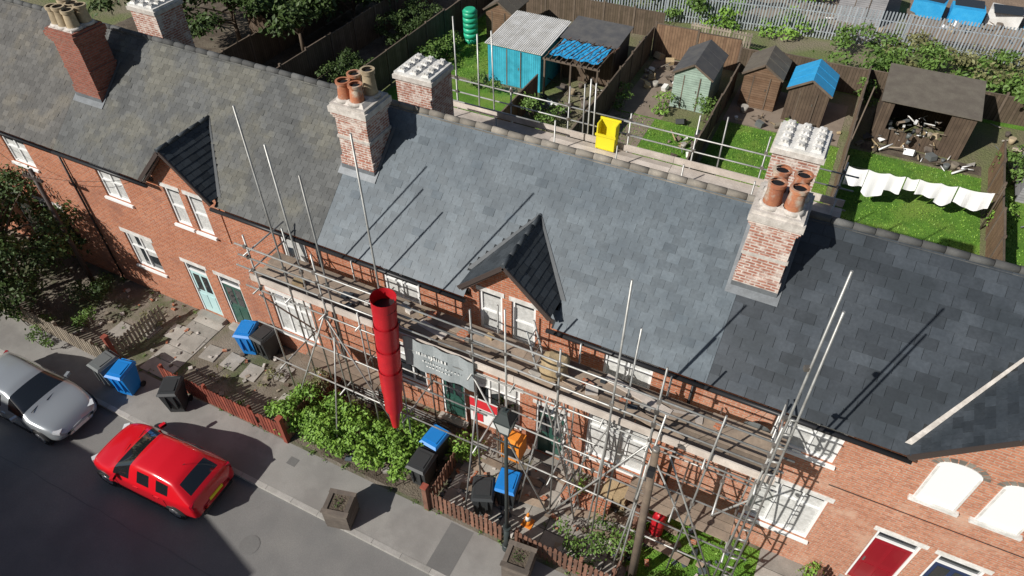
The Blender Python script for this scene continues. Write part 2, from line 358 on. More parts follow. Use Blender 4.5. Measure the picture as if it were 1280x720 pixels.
def door(mb,a,b,c,d,y,mat):
    mb.box(a,a+.06,y+.03,y+.1,c,d,'white');mb.box(b-.06,b,y+.03,y+.1,c,d,'white');mb.box(a+.06,b-.06,y+.03,y+.1,d-.06,d,'white')
    mb.box(a+.06,b-.06,y+.06,y+.1,c,d-.36,mat);mb.box(a+.06,b-.06,y+.04,y+.1,d-.36,d-.31,'white')
    mb.poly([(a+.06,y+.09,d-.31),(b-.06,y+.09,d-.31),(b-.06,y+.09,d-.06),(a+.06,y+.09,d-.06)],'glass')
    w=b-a-.12
    for i in range(2):
        x=a+.06+w*(.12+.44*i)
        mb.box(x,x+w*.32,y+.045,y+.06,c+.2,c+.85,mat);mb.box(x,x+w*.32,y+.05,y+.06,c+1.05,d-.5,mat if mat in('dmaroon',) else 'glass')
    mb.box(a+.12,a+.16,y+.03,y+.06,c+.95,c+1.1,'rim');mb.box(a-.1,b+.1,y-.25,y+.02,c-.2,c-.002,'slab')
    mb.box(a-.1,b+.1,y-.012,y+.02,d+.002,d+.16,'whitecap')
def chimney(par,xc,y0,y1,w,ztop,mat,pots):
    mb=MB();x0=xc-w/2;x1=xc+w/2;zb=rz_(y0)-.4
    mb.box(x0-.04,x1+.04,y0-.04,y1+.04,zb,rz_(y0)+.35,mat)
    mb.box(x0,x1,y0,y1,rz_(y0)+.352,ztop-.42,mat)
    for i,(e,za,zc) in enumerate(((.035,-.42,-.34),(.07,-.34,-.26),(.1,-.26,-.1),(.05,-.1,-.02))): mb.box(x0-e,x1+e,y0-e,y1+e,ztop+za+.001,ztop+zc,mat if i<2 or mat=='chbrickred' else 'mortar')
    mb.box(x0+.02,x1-.02,y0+.02,y1-.02,ztop-.02,ztop+.07,'mortar',.1,.1)
    mb.box(x0-.03,x1+.03,y0-.022,y1+.02,rz_(y0)+.9,rz_(y0)+.98,'mortar' if mat=='chbrick' else mat)
    def rp(x,y,o): return (x,y-SP*o,rz_(y)+CP*o)
    for (a,b,c,d) in ((x0-.12,x1+.12,y0-.17,y0-.03),(x0-.12,x0-.04,y0-.03,y1+.1),(x1+.04,x1+.12,y0-.03,y1+.1)):
        mb.poly([rp(a,c,.03),rp(b,c,.03),rp(b,d,.03),rp(a,d,.03)],'lead')
    mb.box(x0-.046,x1+.046,y0-.05,y0-.042,rz_(y0)-.1,rz_(y0)+.12,'lead')
    for (px,py,h,pm) in pots:
        X=xc+px;Y=(y0+y1)/2+py;s=1.3
        mb.cyl((X,Y,ztop),(X,Y,ztop+h*.12),.165*s,.15*s,16,pm);mb.cyl((X,Y,ztop+h*.12),(X,Y,ztop+h*.85),.14*s,.115*s,16,pm,False)
        mb.cyl((X,Y,ztop+h*.85),(X,Y,ztop+h),.14*s,.145*s,16,pm,False);mb.cyl((X,Y,ztop+h-.06),(X,Y,ztop+h-.058),.11*s,.11*s,12,'black')
        mb.cyl((X,Y,ztop),(X,Y,ztop+.07),.26,.2,12,'mortar')
        b=len(mb.v)
        for k in range(16):
            t=2*math.pi*k/16;mb.v.append((X+.145*s*math.cos(t),Y+.145*s*math.sin(t),ztop+h));mb.v.append((X+.105*s*math.cos(t),Y+.105*s*math.sin(t),ztop+h))
        for k in range(16):
            j=(k+1)%16;mb.face((b+2*k,b+2*j,b+2*j+1,b+2*k+1),pm,True,.5)
    return mb.build('chimney_stack',par)
def rear_chimney(par,xc,yc,w,d,ztop):
    mb=MB();mb.box(xc-w/2,xc+w/2,yc-d/2,yc+d/2,5.9,ztop-.2,'chbrick')
    mb.box(xc-w/2-.06,xc+w/2+.06,yc-d/2-.06,yc+d/2+.06,ztop-.2,ztop-.08,'mortar')
    mb.box(xc-w/2-.02,xc+w/2+.02,yc-d/2-.02,yc+d/2+.02,ztop-.08,ztop,'whitecap')
    nx,ny=3,4
    for i in range(nx):
        for j in range(ny):
            X=xc-w/2+w*(i+.5)/nx;Y=yc-d/2+d*(j+.5)/ny
            mb.box(X-.12,X+.12,Y-.12,Y+.12,ztop+.001,ztop+.06,'whitecap',.03,.03)
            mb.obox((X,Y,ztop+.085),(.17,.06,.05),'whitecap',.785);mb.obox((X,Y,ztop+.087),(.06,.17,.05),'whitecap',.785)
    mb.build('rear_chimney_stack',par)
def dormer(par,xc,hw,zb,zt,wmat,smat,wins,yf=10.22,wide=False):
    mb=MB();wb=MB()
    yt=YE+(zt-ZE)/TP;yb=YE+(zb-ZE)/TP
    ins=.14;holes=[(a,b,c,min(d,zb-.07)) for a,b,c,d in wins]
    y=YW-.03
    ztopw=zb-.02
    wall(mb,xc-hw+ins,xc+hw-ins,4.3,ztopw,y,[] if wide else holes,wmat)
    mb.poly([(xc-hw+ins,y,ztopw),(xc+hw-ins,y,ztopw),(xc,y,zt-.1)],wmat)
    for sx in (-1,1):
        x=xc+sx*(hw-ins);mb.poly([(x,y,4.3),(x,12.0,4.3),(x,yb+.1,zb),(x,y,zb)],wmat)
    for a,b,c,d in holes:
        if wide: archpanel(wb,a,b,c,d,y)
        else:
            window(wb,a,b,c,d,y,cols=1,tran=.5,lint='brick',full=True);wb.box(a-.06,b+.06,y-.02,y+.01,d+.002,d+.14,'whitecap')
    L=math.hypot(hw,zt-zb);cu=hw/L;su=(zt-zb)/L
    for sx in (-1,1):
        A=(xc,yf,zt);B=(xc+sx*hw,yf,zb);Cc=(xc+sx*hw,yb,zb);J=(xc,yt,zt)
        N=(sx*su,0,cu)
        o=.012
        mb.poly([tuple(Vector(p)-Vector(N)*o) for p in (A,B,Cc,J)],'under')
        slates(mb,(xc+sx*hw,yf,zb),(0,1,0),(-sx*cu,0,su),N,[(0,0),(yb-yf+.05,0),(yt-yf+.05,L),(0,L)],smat,.28,.19,.012,.008,.003)
        mb.beam((xc+sx*(hw+.02),yf+.02,zb-.07),(xc,yf+.02,zt-.06),.035,.11,'barge')
        mb.beam((xc+sx*(hw-.05),yf+.12,zb-.14),(xc,yf+.12,zt-.14),.16,.05,'barge')
        v0=Vector((xc+sx*hw,yb,zb));v1=Vector((xc,yt,zt));n1=Vector((0,-SP,CP))
        out=Vector((sx*.13,0,0))
        mb.poly([v0+n1*.022,v0+out+n1*.022,v1+out*.5+n1*.022,v1+n1*.022],'mortar' if wide else smat)
    for i in range(int((yt-yf)/.4)+1):
        ya=yf+.4*i;mb.cyl((xc,ya,zt+.0),(xc,min(ya+.39,yt+.1),zt+.0),.06,.055,8,'slate_dormer')
    mb.build('dormer_roof_and_wall',par);wb.build('dormer_windows',par)
def house(name,x0,x1,smat,wmat,sw,sg,sth,gap,jit,ridgem,dorm,wins,doors,chim=None):
    e=emp(name);w=MB();wd=MB()
    holes=[q[:4] for q in wins]+[q[:4] for q in doors]
    segs=[(x0,x1)]
    for d in dorm:
        ns=[]
        for a,b in segs:
            if d[0]-d[1]>=a and d[0]-d[1]<b: ns+= [(a,d[0]-d[1]+.14),(d[0]+d[1]-.14,b)]
            else: ns.append((a,b))
        segs=ns
    wall(w,x0,x1,-.2,4.3,YW,[h for h in holes if h[3]<=4.3],wmat)
    for a,b in segs:
        if a<b: wall(w,a,b,4.3,6.02,YW,[h for h in holes if h[2]>=4.3 and a<=h[0] and h[1]<=b],wmat)
    w.poly([(x0,YB,-.2),(x1,YB,-.2),(x1,YB,6),(x0,YB,6)],wmat)
    for x in (x0+.004,x1-.004): w.poly([(x,YW,-.2),(x,YB,-.2),(x,YB,6.05),(x,YR,ZR-.05),(x,YW,6.05)],wmat)
    w.build('walls',e)
    for q in wins: window(wd,*q[:4],YW,**(q[4] if len(q)>4 else {}))
    for q in doors: door(wd,*q[:4],YW,q[4])
    wd.build('windows_and_doors',e)
    r=MB()
    pl=[(x0,0)]
    for (xc,hw,zb,zt,*_) in sorted(dorm):
        s1=(zb-ZE)/SP;s2=(zt-ZE)/SP
        pl+=[(xc-hw,0),(xc-hw,s1),(xc,s2),(xc+hw,s1),(xc+hw,0)]
    SL=(YR-YE)/CP
    pl+=[(x1,0),(x1,SL),(x0,SL)]
    r.poly([(s,YE+t*CP+SP*.012,ZE+t*SP-CP*.012) for s,t in pl],'under')
    slates(r,(0,YE,ZE),(1,0,0),(0,CP,SP),(0,-SP,CP),pl,smat,sw,sg,sth,gap,jit)
    slates(r,(0,YEB,ZE),(1,0,0),(0,-CP,SP),(0,SP,CP),[(x0,0),(x1,0),(x1,SL),(x0,SL)],smat,sw*1.5,sg*1.5,sth,gap,jit)
    r.poly([(x0,YEB,ZE-.015),(x1,YEB,ZE-.015),(x1,YR,ZR-.015),(x0,YR,ZR-.015)],'under')
    n=int(round((x1-x0)/.45));st=(x1-x0)/n
    for i in range(n):
        a=x0+i*st;z=ZR-.03+U(-.01,.01)
        r.cyl((a,YR,z),(a+st-.012,YR,z),.092,.088,10,ridgem)
        for sy in (-1,1): r.beam((a,YR+sy*.1,ZR-.09),(a+st,YR+sy*.1,ZR-.09),.04,.03,ridgem)
    r.build('slate_roof',e)
    g=MB()
    gs=[(x0,x1)]
    if dorm:
        gs=[];c=x0
        for d in dorm: gs.append((c,d[0]-d[1]+.1));c=d[0]+d[1]-.1
        if c<x1: gs.append((c,x1))
    for a,b in gs:
        g.cyl((a,YE-.05,ZE-.08),(b,YE-.05,ZE-.08),.06,.06,8,'black');g.box(a,b,YW-.06,YW-.028,5.82,5.99,'barge')
    g.cyl((x1-.25,YW-.06,0),(x1-.25,YW-.06,5.75),.035,.035,8,'black')
    g.build('gutters',e)
    for d in dorm: dormer(e,*d)
    if chim: chimney(e,*chim)
    return e
w2=dict(cols=2,tran=.6);w3=dict(cols=3,tran=.7);w2f=dict(cols=2,tran=.6,full=True);w3f=dict(cols=3,tran=.72,full=True)
P4=[(-.21,-.24,.55,'pot'),(.21,-.24,.55,'pot'),(-.21,.24,.55,'pot'),(.21,.24,.55,'pot')]
house('terraced_house',-33,-21.2,'slate_old2','brick',.25,.17,.013,.007,.006,'ridge_grey',[],
      [(-24.5,-23.3,4.35,5.4,w2f),(-24.6,-23.2,1.2,2.7,w2),(-29,-27.8,4.35,5.4,w2),(-29,-27.7,1.2,2.7,w2)],[(-26.2,-25.3,.1,2.4,'dgreen')])
e1=house('terraced_house',-21.2,-10.95,'slate_old','brick',.25,.17,.013,.007,.005,'ridge_grey',
      [(-15.9,1.35,6.1,7.45,'brick','slate_dormer',[(-16.85,-16.2,4.35,5.75),(-15.95,-15.3,4.35,5.75)])],
      [(-19.95,-18.85,4.35,5.45,w2f),(-20.1,-18.8,1.3,2.8,w2),(-13.8,-12.2,.9,2.7,w3f),(-12.6,-11.7,4.4,5.4,dict(cols=2))],
      [(-17.5,-16.55,.15,2.45,'dteal'),(-16.05,-15.1,.15,2.45,'dgreen')],
      (-20.5,11.8,12.75,1.05,9.3,'chbrickred',[(-.32,-.2,.55,'potbuff'),(.0,-.22,.6,'potbuff'),(.32,-.2,.55,'potbuff'),(-.32,.22,.6,'potbuff'),(0,.2,.55,'potbuff'),(.32,.22,.55,'potbuff')]))
rear_chimney(e1,-20.4,15.1,1.1,1.1,9.0)
e2=house('terraced_house',-10.95,-.4,'slate_new','brick',.3,.21,.006,.005,.001,'ridge_tan',
      [(-5.3,1.2,6.35,7.48,'brick','slate_dormer',[(-6.15,-5.5,4.7,6.1),(-5.25,-4.6,4.7,6.1)])],
      [(-9.1,-8.0,4.6,5.65,w2f),(-2.8,-1.6,4.5,5.55,w2f),(-3.0,-1.3,1.0,2.9,w3f),(-9.6,-8.1,1.0,2.6,w3),(-6.5,-5.0,1.0,2.6,w3)],
      [(-4.5,-3.6,.1,2.4,'dgreen'),(-7.6,-6.8,.1,2.4,'dgreen')],
      (-10.5,12.05,13.0,.95,9.25,'chbrick',[(-.24,-.22,.5,'pot'),(.14,-.24,.5,'pot'),(-.22,.22,.5,'pot'),(.22,.22,.7,'potbuff')]))
rear_chimney(e2,-10.3,15.2,1.15,1.1,8.9)
e3=house('terraced_house',-.4,9.9,'slate_dark','brick2',.42,.24,.011,.008,.001,'ridge_grey',
      [(5.3,1.6,6.05,7.75,'brick2','slate_dark',[(4.3,5.12,4.5,5.95),(5.48,6.3,4.5,5.95)],10.22,True)],
      [(1.45,2.65,4.45,5.6,w2f),(1.4,3.0,1.2,3.1,w3f),(8.3,9.4,4.45,5.6,w2)],
      [(4.2,5.15,.35,2.75,'dmaroon'),(5.5,6.45,.35,2.75,'dnavy')],
      (-.1,12.1,13.1,.9,9.45,'chbrick',P4))
rear_chimney(e3,-.15,15.1,1.05,1.1,9.5)
house('terraced_house',9.9,22,'slate_dark','brick2',.42,.24,.011,.008,.001,'ridge_grey',[],[(11,12.2,4.4,5.6,w2),(11,12.5,1.2,2.8,w3)],[(14,14.95,.2,2.5,'dgreen')])
def opposite():
    e=emp('brick_house');w=MB();x0,x1=-46,-16.3;y0,y1=-11.2,-2.4;ym=(y0+y1)/2
    hs=[];x=x0+1.5
    while x<x1-2: hs+=[(x,x+1.2,3.9,5.2),(x,x+1.4,1,2.5)];x+=3.6
    for h in hs: w.box(h[0],h[1],y1+.001,y1+.03,h[2],h[3],'glass');w.box(h[0]-.06,h[1]+.06,y1+.001,y1+.05,h[2]-.1,h[2]-.002,'white')
    w.box(x0,x1,y0,y1,-.2,5.8,'brick')
    for x in (x0,x1): w.poly([(x,y0,5.8),(x,y1,5.8),(x,ym,9)],'brick')
    w.build('walls',e);r=MB()
    r.poly([(x0-.2,y1+.3,5.7),(x1+.2,y1+.3,5.7),(x1+.2,ym,9.1),(x0-.2,ym,9.1)],'slate_old');r.poly([(x0-.2,y0-.3,5.7),(x0-.2,ym,9.1),(x1+.2,ym,9.1),(x1+.2,y0-.3,5.7)],'slate_old')
    r.box(-26,-25,ym-.5,ym+.5,8.6,10.2,'chbrickred');r.build('roof',e)
opposite()
# ---------------------------------------------------------------- ground
def sheet(name,x0,x1,y0,y1,z,mat,thick=0):
    mb=MB()
    if thick: mb.box(x0,x1,y0,y1,z-thick,z,mat)
    else: mb.poly([(x0,y0,z),(x1,y0,z),(x1,y1,z),(x0,y1,z)],mat)
    return mb.build(name)
sheet('ground',-400,400,-400,400,-.14,'ground')
sheet('road',-120,120,-1.2,6.07,-.11,'asphalt')
sheet('back_garden_ground',-300,300,16.6,399,0,'ground')
sheet('pavement',-120,120,6.2,7.6,0,'pave',.13)
sheet('front_garden_ground',-120,120,7.6,10.6,0,'dirtyard',.13)
mb=MB();x=-40
while x<20: mb.box(x,x+.9,6.06,6.198,-.13,.004+U(-.003,.003),'kerb');x+=.91
mb.build('kerb')
mb=MB()
x=-6.2
while x<-1.3:
    y=7.9
    while y<10.3:
        if R()<.9: mb.box(x,x+.58,y,y+.58,.0,.02+U(0,.006),'slab')
        y+=.6
    x+=.6
for i in range(9):
    a=-19.5+i*.9;mb.obox((a,U(8.6,9.9),.02),(.6,.6,.04),'slab',U(-.1,.1))
for (a,b,c,d) in ((-17.6,-16.4,7.7,10.3),(2.2,3.4,7.7,10.3)):
    yy=c
    while yy<d: mb.box(a,b,yy,yy+.58,0,.02+U(0,.005),'slab');yy+=.6
mb.build('paving_slabs')
sheet('planting_bed',-12.4,-6.4,7.7,10.5,.005,'soil')
sheet('front_lawn',-.9,2.2,7.8,10.5,.006,'grass')
mb=MB()
mb.poly([(-7.2,3.1,-.106),(-4.6,2.9,-.106),(-4.4,4.1,-.106),(-7.0,4.3,-.106)],'patch')
mb.poly([(-5.6,6.2,.004),(-4.9,6.2,.004),(-4.9,7.55,.004),(-5.6,7.55,.004)],'patch')
def crack(x,y,dx,dy,n,z):
    for i in range(n):
        nx_=x+dx+U(-.05,.05);ny_=y+dy+U(-.05,.05);mb.poly([(x,y-.008,z),(nx_,ny_-.008,z),(nx_,ny_+.008,z),(x,y+.008,z)],'patch',.1);x,y=nx_,ny_
crack(-21,3.2,.4,.02,40,-.1055);crack(-12,2.4,.35,.03,30,-.1055)
mb.cyl((-10.2,4.6,-.108),(-10.2,4.6,-.102),.28,.28,20,'patch')
mb.box(-10.9,-10.6,7.0,7.25,.001,.006,'patch');mb.box(-14.2,-13.7,5.75,6.03,-.109,-.1,'coupler')
mb.build('road_repairs_and_covers')
mb=MB()
for i in range(260): 
    x=U(-12,2);y=U(7.9,10.4);s=U(.04,.2);mb.obox((x,y,.03+s*.2),(s,s*U(.3,1),s*.4),random.choice(['slab','slate_dark','board','brick','mortar','slate_new']),U(0,3))
for i in range(90):
    x=U(-21,-12);y=U(7.8,10.4);s=U(.04,.16);mb.obox((x,y,.02+s*.2),(s,s*U(.4,1),s*.4),random.choice(['slab','wood','brick','fgrey','mortar']),U(0,3))
for i in range(14): x=U(-11,1);mb.obox((x,U(8.6,10.2),.06+.04*(i%3)),(U(1,2.2),.2,.04),'board',U(-.6,.6))
mb.build('building_debris')
mb=MB()
for k in range(5):
    for i in range(6): 
        for j in range(3): mb.obox((-3.1+i*.235,9.6+j*.12,.05+k*.08),(.215,.102,.065),'brick',U(-.04,.04))
for k in range(4):
    for i in range(2): mb.obox((-2.0+i*.36,10.2,.08+k*.13),(.34,.5,.12),'sack',U(-.1,.1))
mb.build('brick_and_cement_stack')
mb=MB()
for i in range(9): mb.cyl((-11.2+U(-.1,.1),9.9+i*.05,.06+.045*(i%3)),(-7.4+U(-.4,.2),9.85+i*.05,.06+.045*(i%3)),.024,.024,7,'galv')
mb.build('spare_tubes')
sheet('garden_lawn',-4.2,1.3,25.5,31.8,.005,'grass');sheet('garden_lawn',1.7,7.3,25,32,.005,'grass');sheet('garden_lawn',7.7,16,20,33,.005,'grass')
sheet('garden_lawn',-9.2,-4.6,25,30.5,.005,'grass');sheet('patio',-9.2,-6.9,30.5,37,.006,'patio');sheet('patio',-9.4,-7.2,26,30.4,.009,'patio')
sheet('patio',-4.2,1.2,31.9,36,.006,'patio')
sheet('garden_lawn',-9,14,37.3,40.5,.005,'grass');sheet('garden_soil',2.2,7.3,32.2,33,.009,'soil')
sheet('garden_lawn',-20.6,-13.5,25.5,29.6,.005,'grass');sheet('garden_lawn',-20.6,-16.8,30,38,.005,'grass')
sheet('garden_soil',-40,-21,20,40,.006,'soil')
sheet('allotment_soil',3,30,46,70,.006,'earth');sheet('allotment_path',-9,2.5,44.5,60,.006,'patio')
# ---------------------------------------------------------------- fences
def picket(name,x0,y0,x1,y1,h,mat,sp=.14,w=.09,pt=True):
    mb=MB();L=math.hypot(x1-x0,y1-y0);dx=(x1-x0)/L;dy=(y1-y0)/L;a=math.atan2(dy,dx)
    n=int(L/sp)
    for i in range(n+1):
        if R()<.02: continue
        s=i*sp;hh=h*U(.95,1.04);mb.obox((x0+dx*s,y0+dy*s,hh/2+.03),(w,.02,hh-.04),mat,a,0,U(-.03,.03))
        if pt: mb.obox((x0+dx*s,y0+dy*s,hh+.0),(w*.65,.018,w*.65),mat,a,0,math.pi/4)
    ox,oy=-dy*.03,dx*.03
    for z in (h*.25,h*.75): mb.beam((x0+ox,y0+oy,z),(x1+ox,y1+oy,z),.035,.07,mat)
    for i in range(int(L/1.8)+1):
        s=min(i*1.8,L);mb.obox((x0+dx*s+ox*2.2,y0+dy*s+oy*2.2,h*.53),(.09,.09,h*1.06),mat,a)
    return mb.build(name)
picket('picket_fence',-16.25,7.62,-11.45,7.62,.85,'fred',.13,.1)
picket('picket_fence',-6.4,7.68,-4.1,7.68,.85,'fbrown')
picket('picket_fence',-3.7,7.7,9,7.8,.85,'fbrown')
picket('picket_fence',-24.5,7.45,-18.6,7.35,.85,'fgrey')
picket('picket_fence',-11.3,7.75,-11.2,10.3,.9,'fbrown',.12)
picket('picket_fence',-6.35,7.8,-6.35,9.2,.8,'fbrown')
picket('picket_fence',-18.5,7.5,-18.4,9.8,.8,'fgrey')
picket('picket_fence',-1.0,7.9,-1.0,10.3,.8,'fbrown')
picket('picket_fence',3.6,7.9,3.6,10.3,.8,'fbrown')
mb=MB()
for x in (-11.35,-6.4,-18.5): mb.box(x-.07,x+.07,7.55,7.69,0,1.15,'fred' if x<-8 else 'fbrown');mb.box(x-.09,x+.09,7.53,7.71,1.151,1.2,'fred')
mb.build('gate_posts')
def panel(name,x0,y0,x1,y1,h,mat='fdark'):
    mb=MB();L=math.hypot(x1-x0,y1-y0);n=max(1,int(L/1.8));a=math.atan2(y1-y0,x1-x0)
    for i in range(n):
        t0=i/n;t1=(i+1)/n;xa=x0+(x1-x0)*t0;ya=y0+(y1-y0)*t0;xb=x0+(x1-x0)*t1;yb=y0+(y1-y0)*t1;dz=U(-.07,.07)
        mb.obox(((xa+xb)/2,(ya+yb)/2,h/2+dz),(L/n-.1,.04,h),mat,a+U(-.015,.015));mb.obox((xa,ya,h/2+.05),(.1,.1,h+.15),'wood',a)
        mb.obox(((xa+xb)/2,(ya+yb)/2,h+dz+.02),(L/n-.1,.07,.03),'wood',a)
    return mb.build(name)
panel('garden_fence',1.5,24,1.6,37.4,1.6,'fmid');panel('garden_fence',7.4,20,7.6,33,1.5,'fmid');panel('garden_fence',-9.5,24,-9.6,37,1.7,'fdark')
panel('garden_fence',-4.4,24,-4.4,35,1.5,'fdark');panel('garden_fence',-20.9,20,-20.8,41,1.8,'fdark');panel('garden_fence',-24.8,22,-24.5,38,1.8,'fdark')
panel('garden_fence',-9.5,37,-4.8,37.2,1.8,'fmid');panel('garden_fence',-4.8,37.2,1.6,37.4,1.4,'fdark');panel('garden_fence',1.6,37.4,14,38,1.4,'fdark')
panel('garden_fence',-28.5,22,-28.5,36,1.7,'fdark');panel('garden_fence',-13.2,25,-13.2,29.6,1.4,'fmid');panel('garden_fence',-20.8,39,-9.6,39.3,1.5,'fdark')
def palisade():
    mb=MB();pts=[(-24,39.4),(-15.6,40.7),(-2.45,43.3),(9.3,44.7),(24,46)]
    for (a,b),(c,d) in zip(pts,pts[1:]):
        L=math.hypot(c-a,d-b);n=int(L/.17);ang=math.atan2(d-b,c-a)
        for i in range(n):
            t=i/n;x=a+(c-a)*t;y=b+(d-b)*t;mb.obox((x,y,1.02+U(-.02,.02)),(.08,.02,2.0),'palis',ang);mb.obox((x,y,2.03),(.05,.015,.05),'palis',ang,0,.78)
        for z in (.4,1.5): mb.beam((a,b+.04,z),(c,d+.04,z),.04,.05,'palis')
        for i in range(int(L/2.7)+1): t=i*2.7/L;mb.obox((a+(c-a)*t,b+(d-b)*t+.08,1),(.06,.1,2),'palis',ang)
    mb.build('palisade_fence')
palisade()
# ---------------------------------------------------------------- sheds
def junk(w,x,y,z,s):
    m=random.choice(['sheet','sack','wood','bingrey','potbuff','corr','greywood','slab','board','fgrey','binblk'])
    k=random.choice([0,1,1,2,3])
    if k==0: w.obox((x,y,z),(s,s*U(.4,1),s*U(.2,.8)),m,U(0,3),U(-.5,.5),U(-.5,.5))
    elif k==1: a=U(0,6.28);d=Vector((math.cos(a),math.sin(a),U(-.2,.6)))*s*1.6;c=Vector((x,y,z));w.cyl(c,c+d,s*.1,s*.08,6,m)
    elif k==2: w.cyl((x,y,max(0,z-s*.4)),(x+U(-.05,.05),y,z+s*.4),s*.3,s*.42,10,m)
    else:
        c=Vector((x,y,z));p=[c+Vector((U(-1,1),U(-1,1),U(-.3,.5)))*s*.8 for _ in range(4)];w.poly(p[:3],m);w.poly(p[1:],m)
def shed(name,x0,x1,y0,y1,h,hr,wm,rm,axis='y',doorw=True,openf=False):
    e=emp(name);w=MB();r=MB();xm=(x0+x1)/2;ym=(y0+y1)/2;o=.12
    if not openf: w.box(x0,x1,y0,y1,0,h,wm)
    else:
        w.box(x0,x1,y1-.05,y1,0,h,wm);w.box(x0,x0+.05,y0,y1-.05,0,h,wm);w.box(x1-.05,x1,y0,y1-.05,0,h,wm)
        w.box(x0+.05,x1-.05,y0,y0+.04,0,.75,wm);w.box(x0+.05,x0+.5,y0,y0+.04,.75,h,wm);w.box(x1-1.0,x1-.05,y0,y0+.04,.75,h,wm)
        jk=MB()
        for i in range(80): junk(jk,U(x0+.5,x1-1),U(y0-.6,y0+1.2),U(.2,1.1),U(.12,.34))
        jk.build('stored_junk',e)
    if axis=='y':
        for y in (y0,y1): w.poly([(x0,y,h),(x1,y,h),(xm,y,hr-.03)],wm)
        for sx,xe in ((-1,x0-o),(1,x1+o)):
            ze=h-(hr-h)*o/(xm-x0)
            r.hexa([(xe,y0-o,ze),(xe,y1+o,ze),(xm,y1+o,hr),(xm,y0-o,hr),(xe,y0-o,ze+.035),(xe,y1+o,ze+.035),(xm,y1+o,hr+.035),(xm,y0-o,hr+.035)],rm)
            r.beam((xe,y0-o-.012,ze),(xm,y0-o-.012,hr),.02,.1,'wood')
            for yy in (y0+(y1-y0)*.35,y0+(y1-y0)*.7): r.beam((xe,yy,ze+.04),(xm,yy,hr+.04),.03,.012,rm)
    elif axis=='p':
        r.hexa([(x0-o,y0-o,h+.01),(x1+o,y0-o,h+.01),(x1+o,y1+o,hr),(x0-o,y1+o,hr),(x0-o,y0-o,h+.05),(x1+o,y0-o,h+.05),(x1+o,y1+o,hr+.04),(x0-o,y1+o,hr+.04)],rm)
        w.poly([(x0,y0,h),(x0,y1,h),(x0,y1,hr)],wm);w.poly([(x1,y0,h),(x1,y1,hr),(x1,y1,h)],wm);w.poly([(x0,y1,h),(x1,y1,h),(x1,y1,hr),(x0,y1,hr)],wm)
    if doorw and not openf:
        w.box(xm-.4,xm+.4,y0-.03,y0-.002,.05,h-.1,wm);w.box(xm-.42,xm-.37,y0-.04,y0-.031,.05,h-.1,'wood');w.box(xm+.37,xm+.42,y0-.04,y0-.031,.05,h-.1,'wood');w.box(xm+.25,xm+.3,y0-.05,y0-.031,1,1.12,'coupler')
        if x1-x0>1.8: w.box(x0-.02,x0-.002,ym-.4,ym+.4,1.1,1.6,'glass')
    w.build('walls',e);r.build('roof',e);return e
shed('garden_shed',-6.95,-5.15,32,34.8,1.9,2.45,'psage','felt')
shed('garden_shed',-3.9,-2.15,33.7,35.8,1.8,2.35,'pbrown','felt2')
shed('garden_shed',-1.65,.2,33.2,35.4,1.75,2.3,'pdbrown','tarp')
shed('garden_shed',2.45,6.3,33.1,36,2.1,2.5,'pdbrown','felt2','p',openf=True)
shed('garden_shed',-16.4,-13.4,30.3,33.8,2.1,2.35,'pblue','corr','p')
shed('garden_shed',-13.1,-10.2,32.4,34.6,2.2,2.4,'pdbrown','felt','p')
shed('garden_shed',-18.9,-17.3,34.8,36.8,1.8,2.3,'pbrown','felt2')
shed('garden_shed',8.6,11,30.8,33.5,1.9,2.5,'pgrey','felt')
shed('garden_shed',-1,1.6,46.5,49,1.9,2.3,'pgrey','felt')
shed('garden_shed',-30.5,-28.9,28,30,1.8,2.3,'pdbrown','felt')
mb=MB()
for i in range(30):
    x=-16.45+i*.105;mb.beam((x,30.15,2.165),(x,33.95,2.405),.05,.03,'corr')
mb.build('corrugated_sheets')
mb=MB()
for x in (-13.0,-11.6,-10.2):
    for y in (29.9,32.1): mb.box(x-.04,x+.04,y-.04,y+.04,0,2.1,'wood')
for y in (29.9,32.1): mb.box(-13.1,-10.1,y-.03,y+.03,2.1,2.2,'wood')
for i in range(11): x=-13+i*.28;mb.box(x-.02,x+.02,29.8,32.3,2.201,2.26,'wood')
nx,ny=14,8
for i in range(nx):
    for j in range(ny):
        def q(i,j): x=-12.9+2.6*i/nx;y=30.2+1.9*j/ny;return (x,y,2.29+.06*math.sin(x*9+y*3)*math.sin(y*7)-.02)
        mb.poly([q(i,j),q(i+1,j),q(i+1,j+1),q(i,j+1)],'tarp',.5)
for i in range(7):
    x=-12.9+i*.43;mb.beam((x,30.1,2.42),(x+.4,32.1,2.42),.03,.04,'fbrown')
mb.build('pergola')
mb=MB()
for k in range(6): mb.cyl((-19.5,34,.0+k*.3),(-19.5,34,.29+k*.3),.42,.42,16,'greentank')
mb.cyl((-19.5,34,1.8),(-19.5,34,1.95),.44,.3,16,'greentank');mb.build('water_butt')
mb=MB()
for i in range(3):
    cx=-7.6+i*1.2
    for k in range(7): mb.obox((cx-.5+k*.16,39.6,.6),(.1,.03,1.1),'fgrey',0,-.15)
    for z in (.2,.6,1.0): mb.obox((cx,39.65,z),(1.1,.06,.09),'fgrey',0,-.15)
mb.build('timber_pallets')
mb=MB()
mb.cyl((1.7,27.5,0),(1.6,27.5,2.2),.04,.03,8,'wood');mb.cyl((7.3,28.1,0),(7.3,28.1,2.1),.04,.03,8,'wood')
mb.cyl((1.6,27.5,1.75),(7.3,28.1,1.7),.006,.006,5,'cable');mb.cyl((1.5,29.2,0),(1.75,31,3.6),.035,.03,8,'wood')
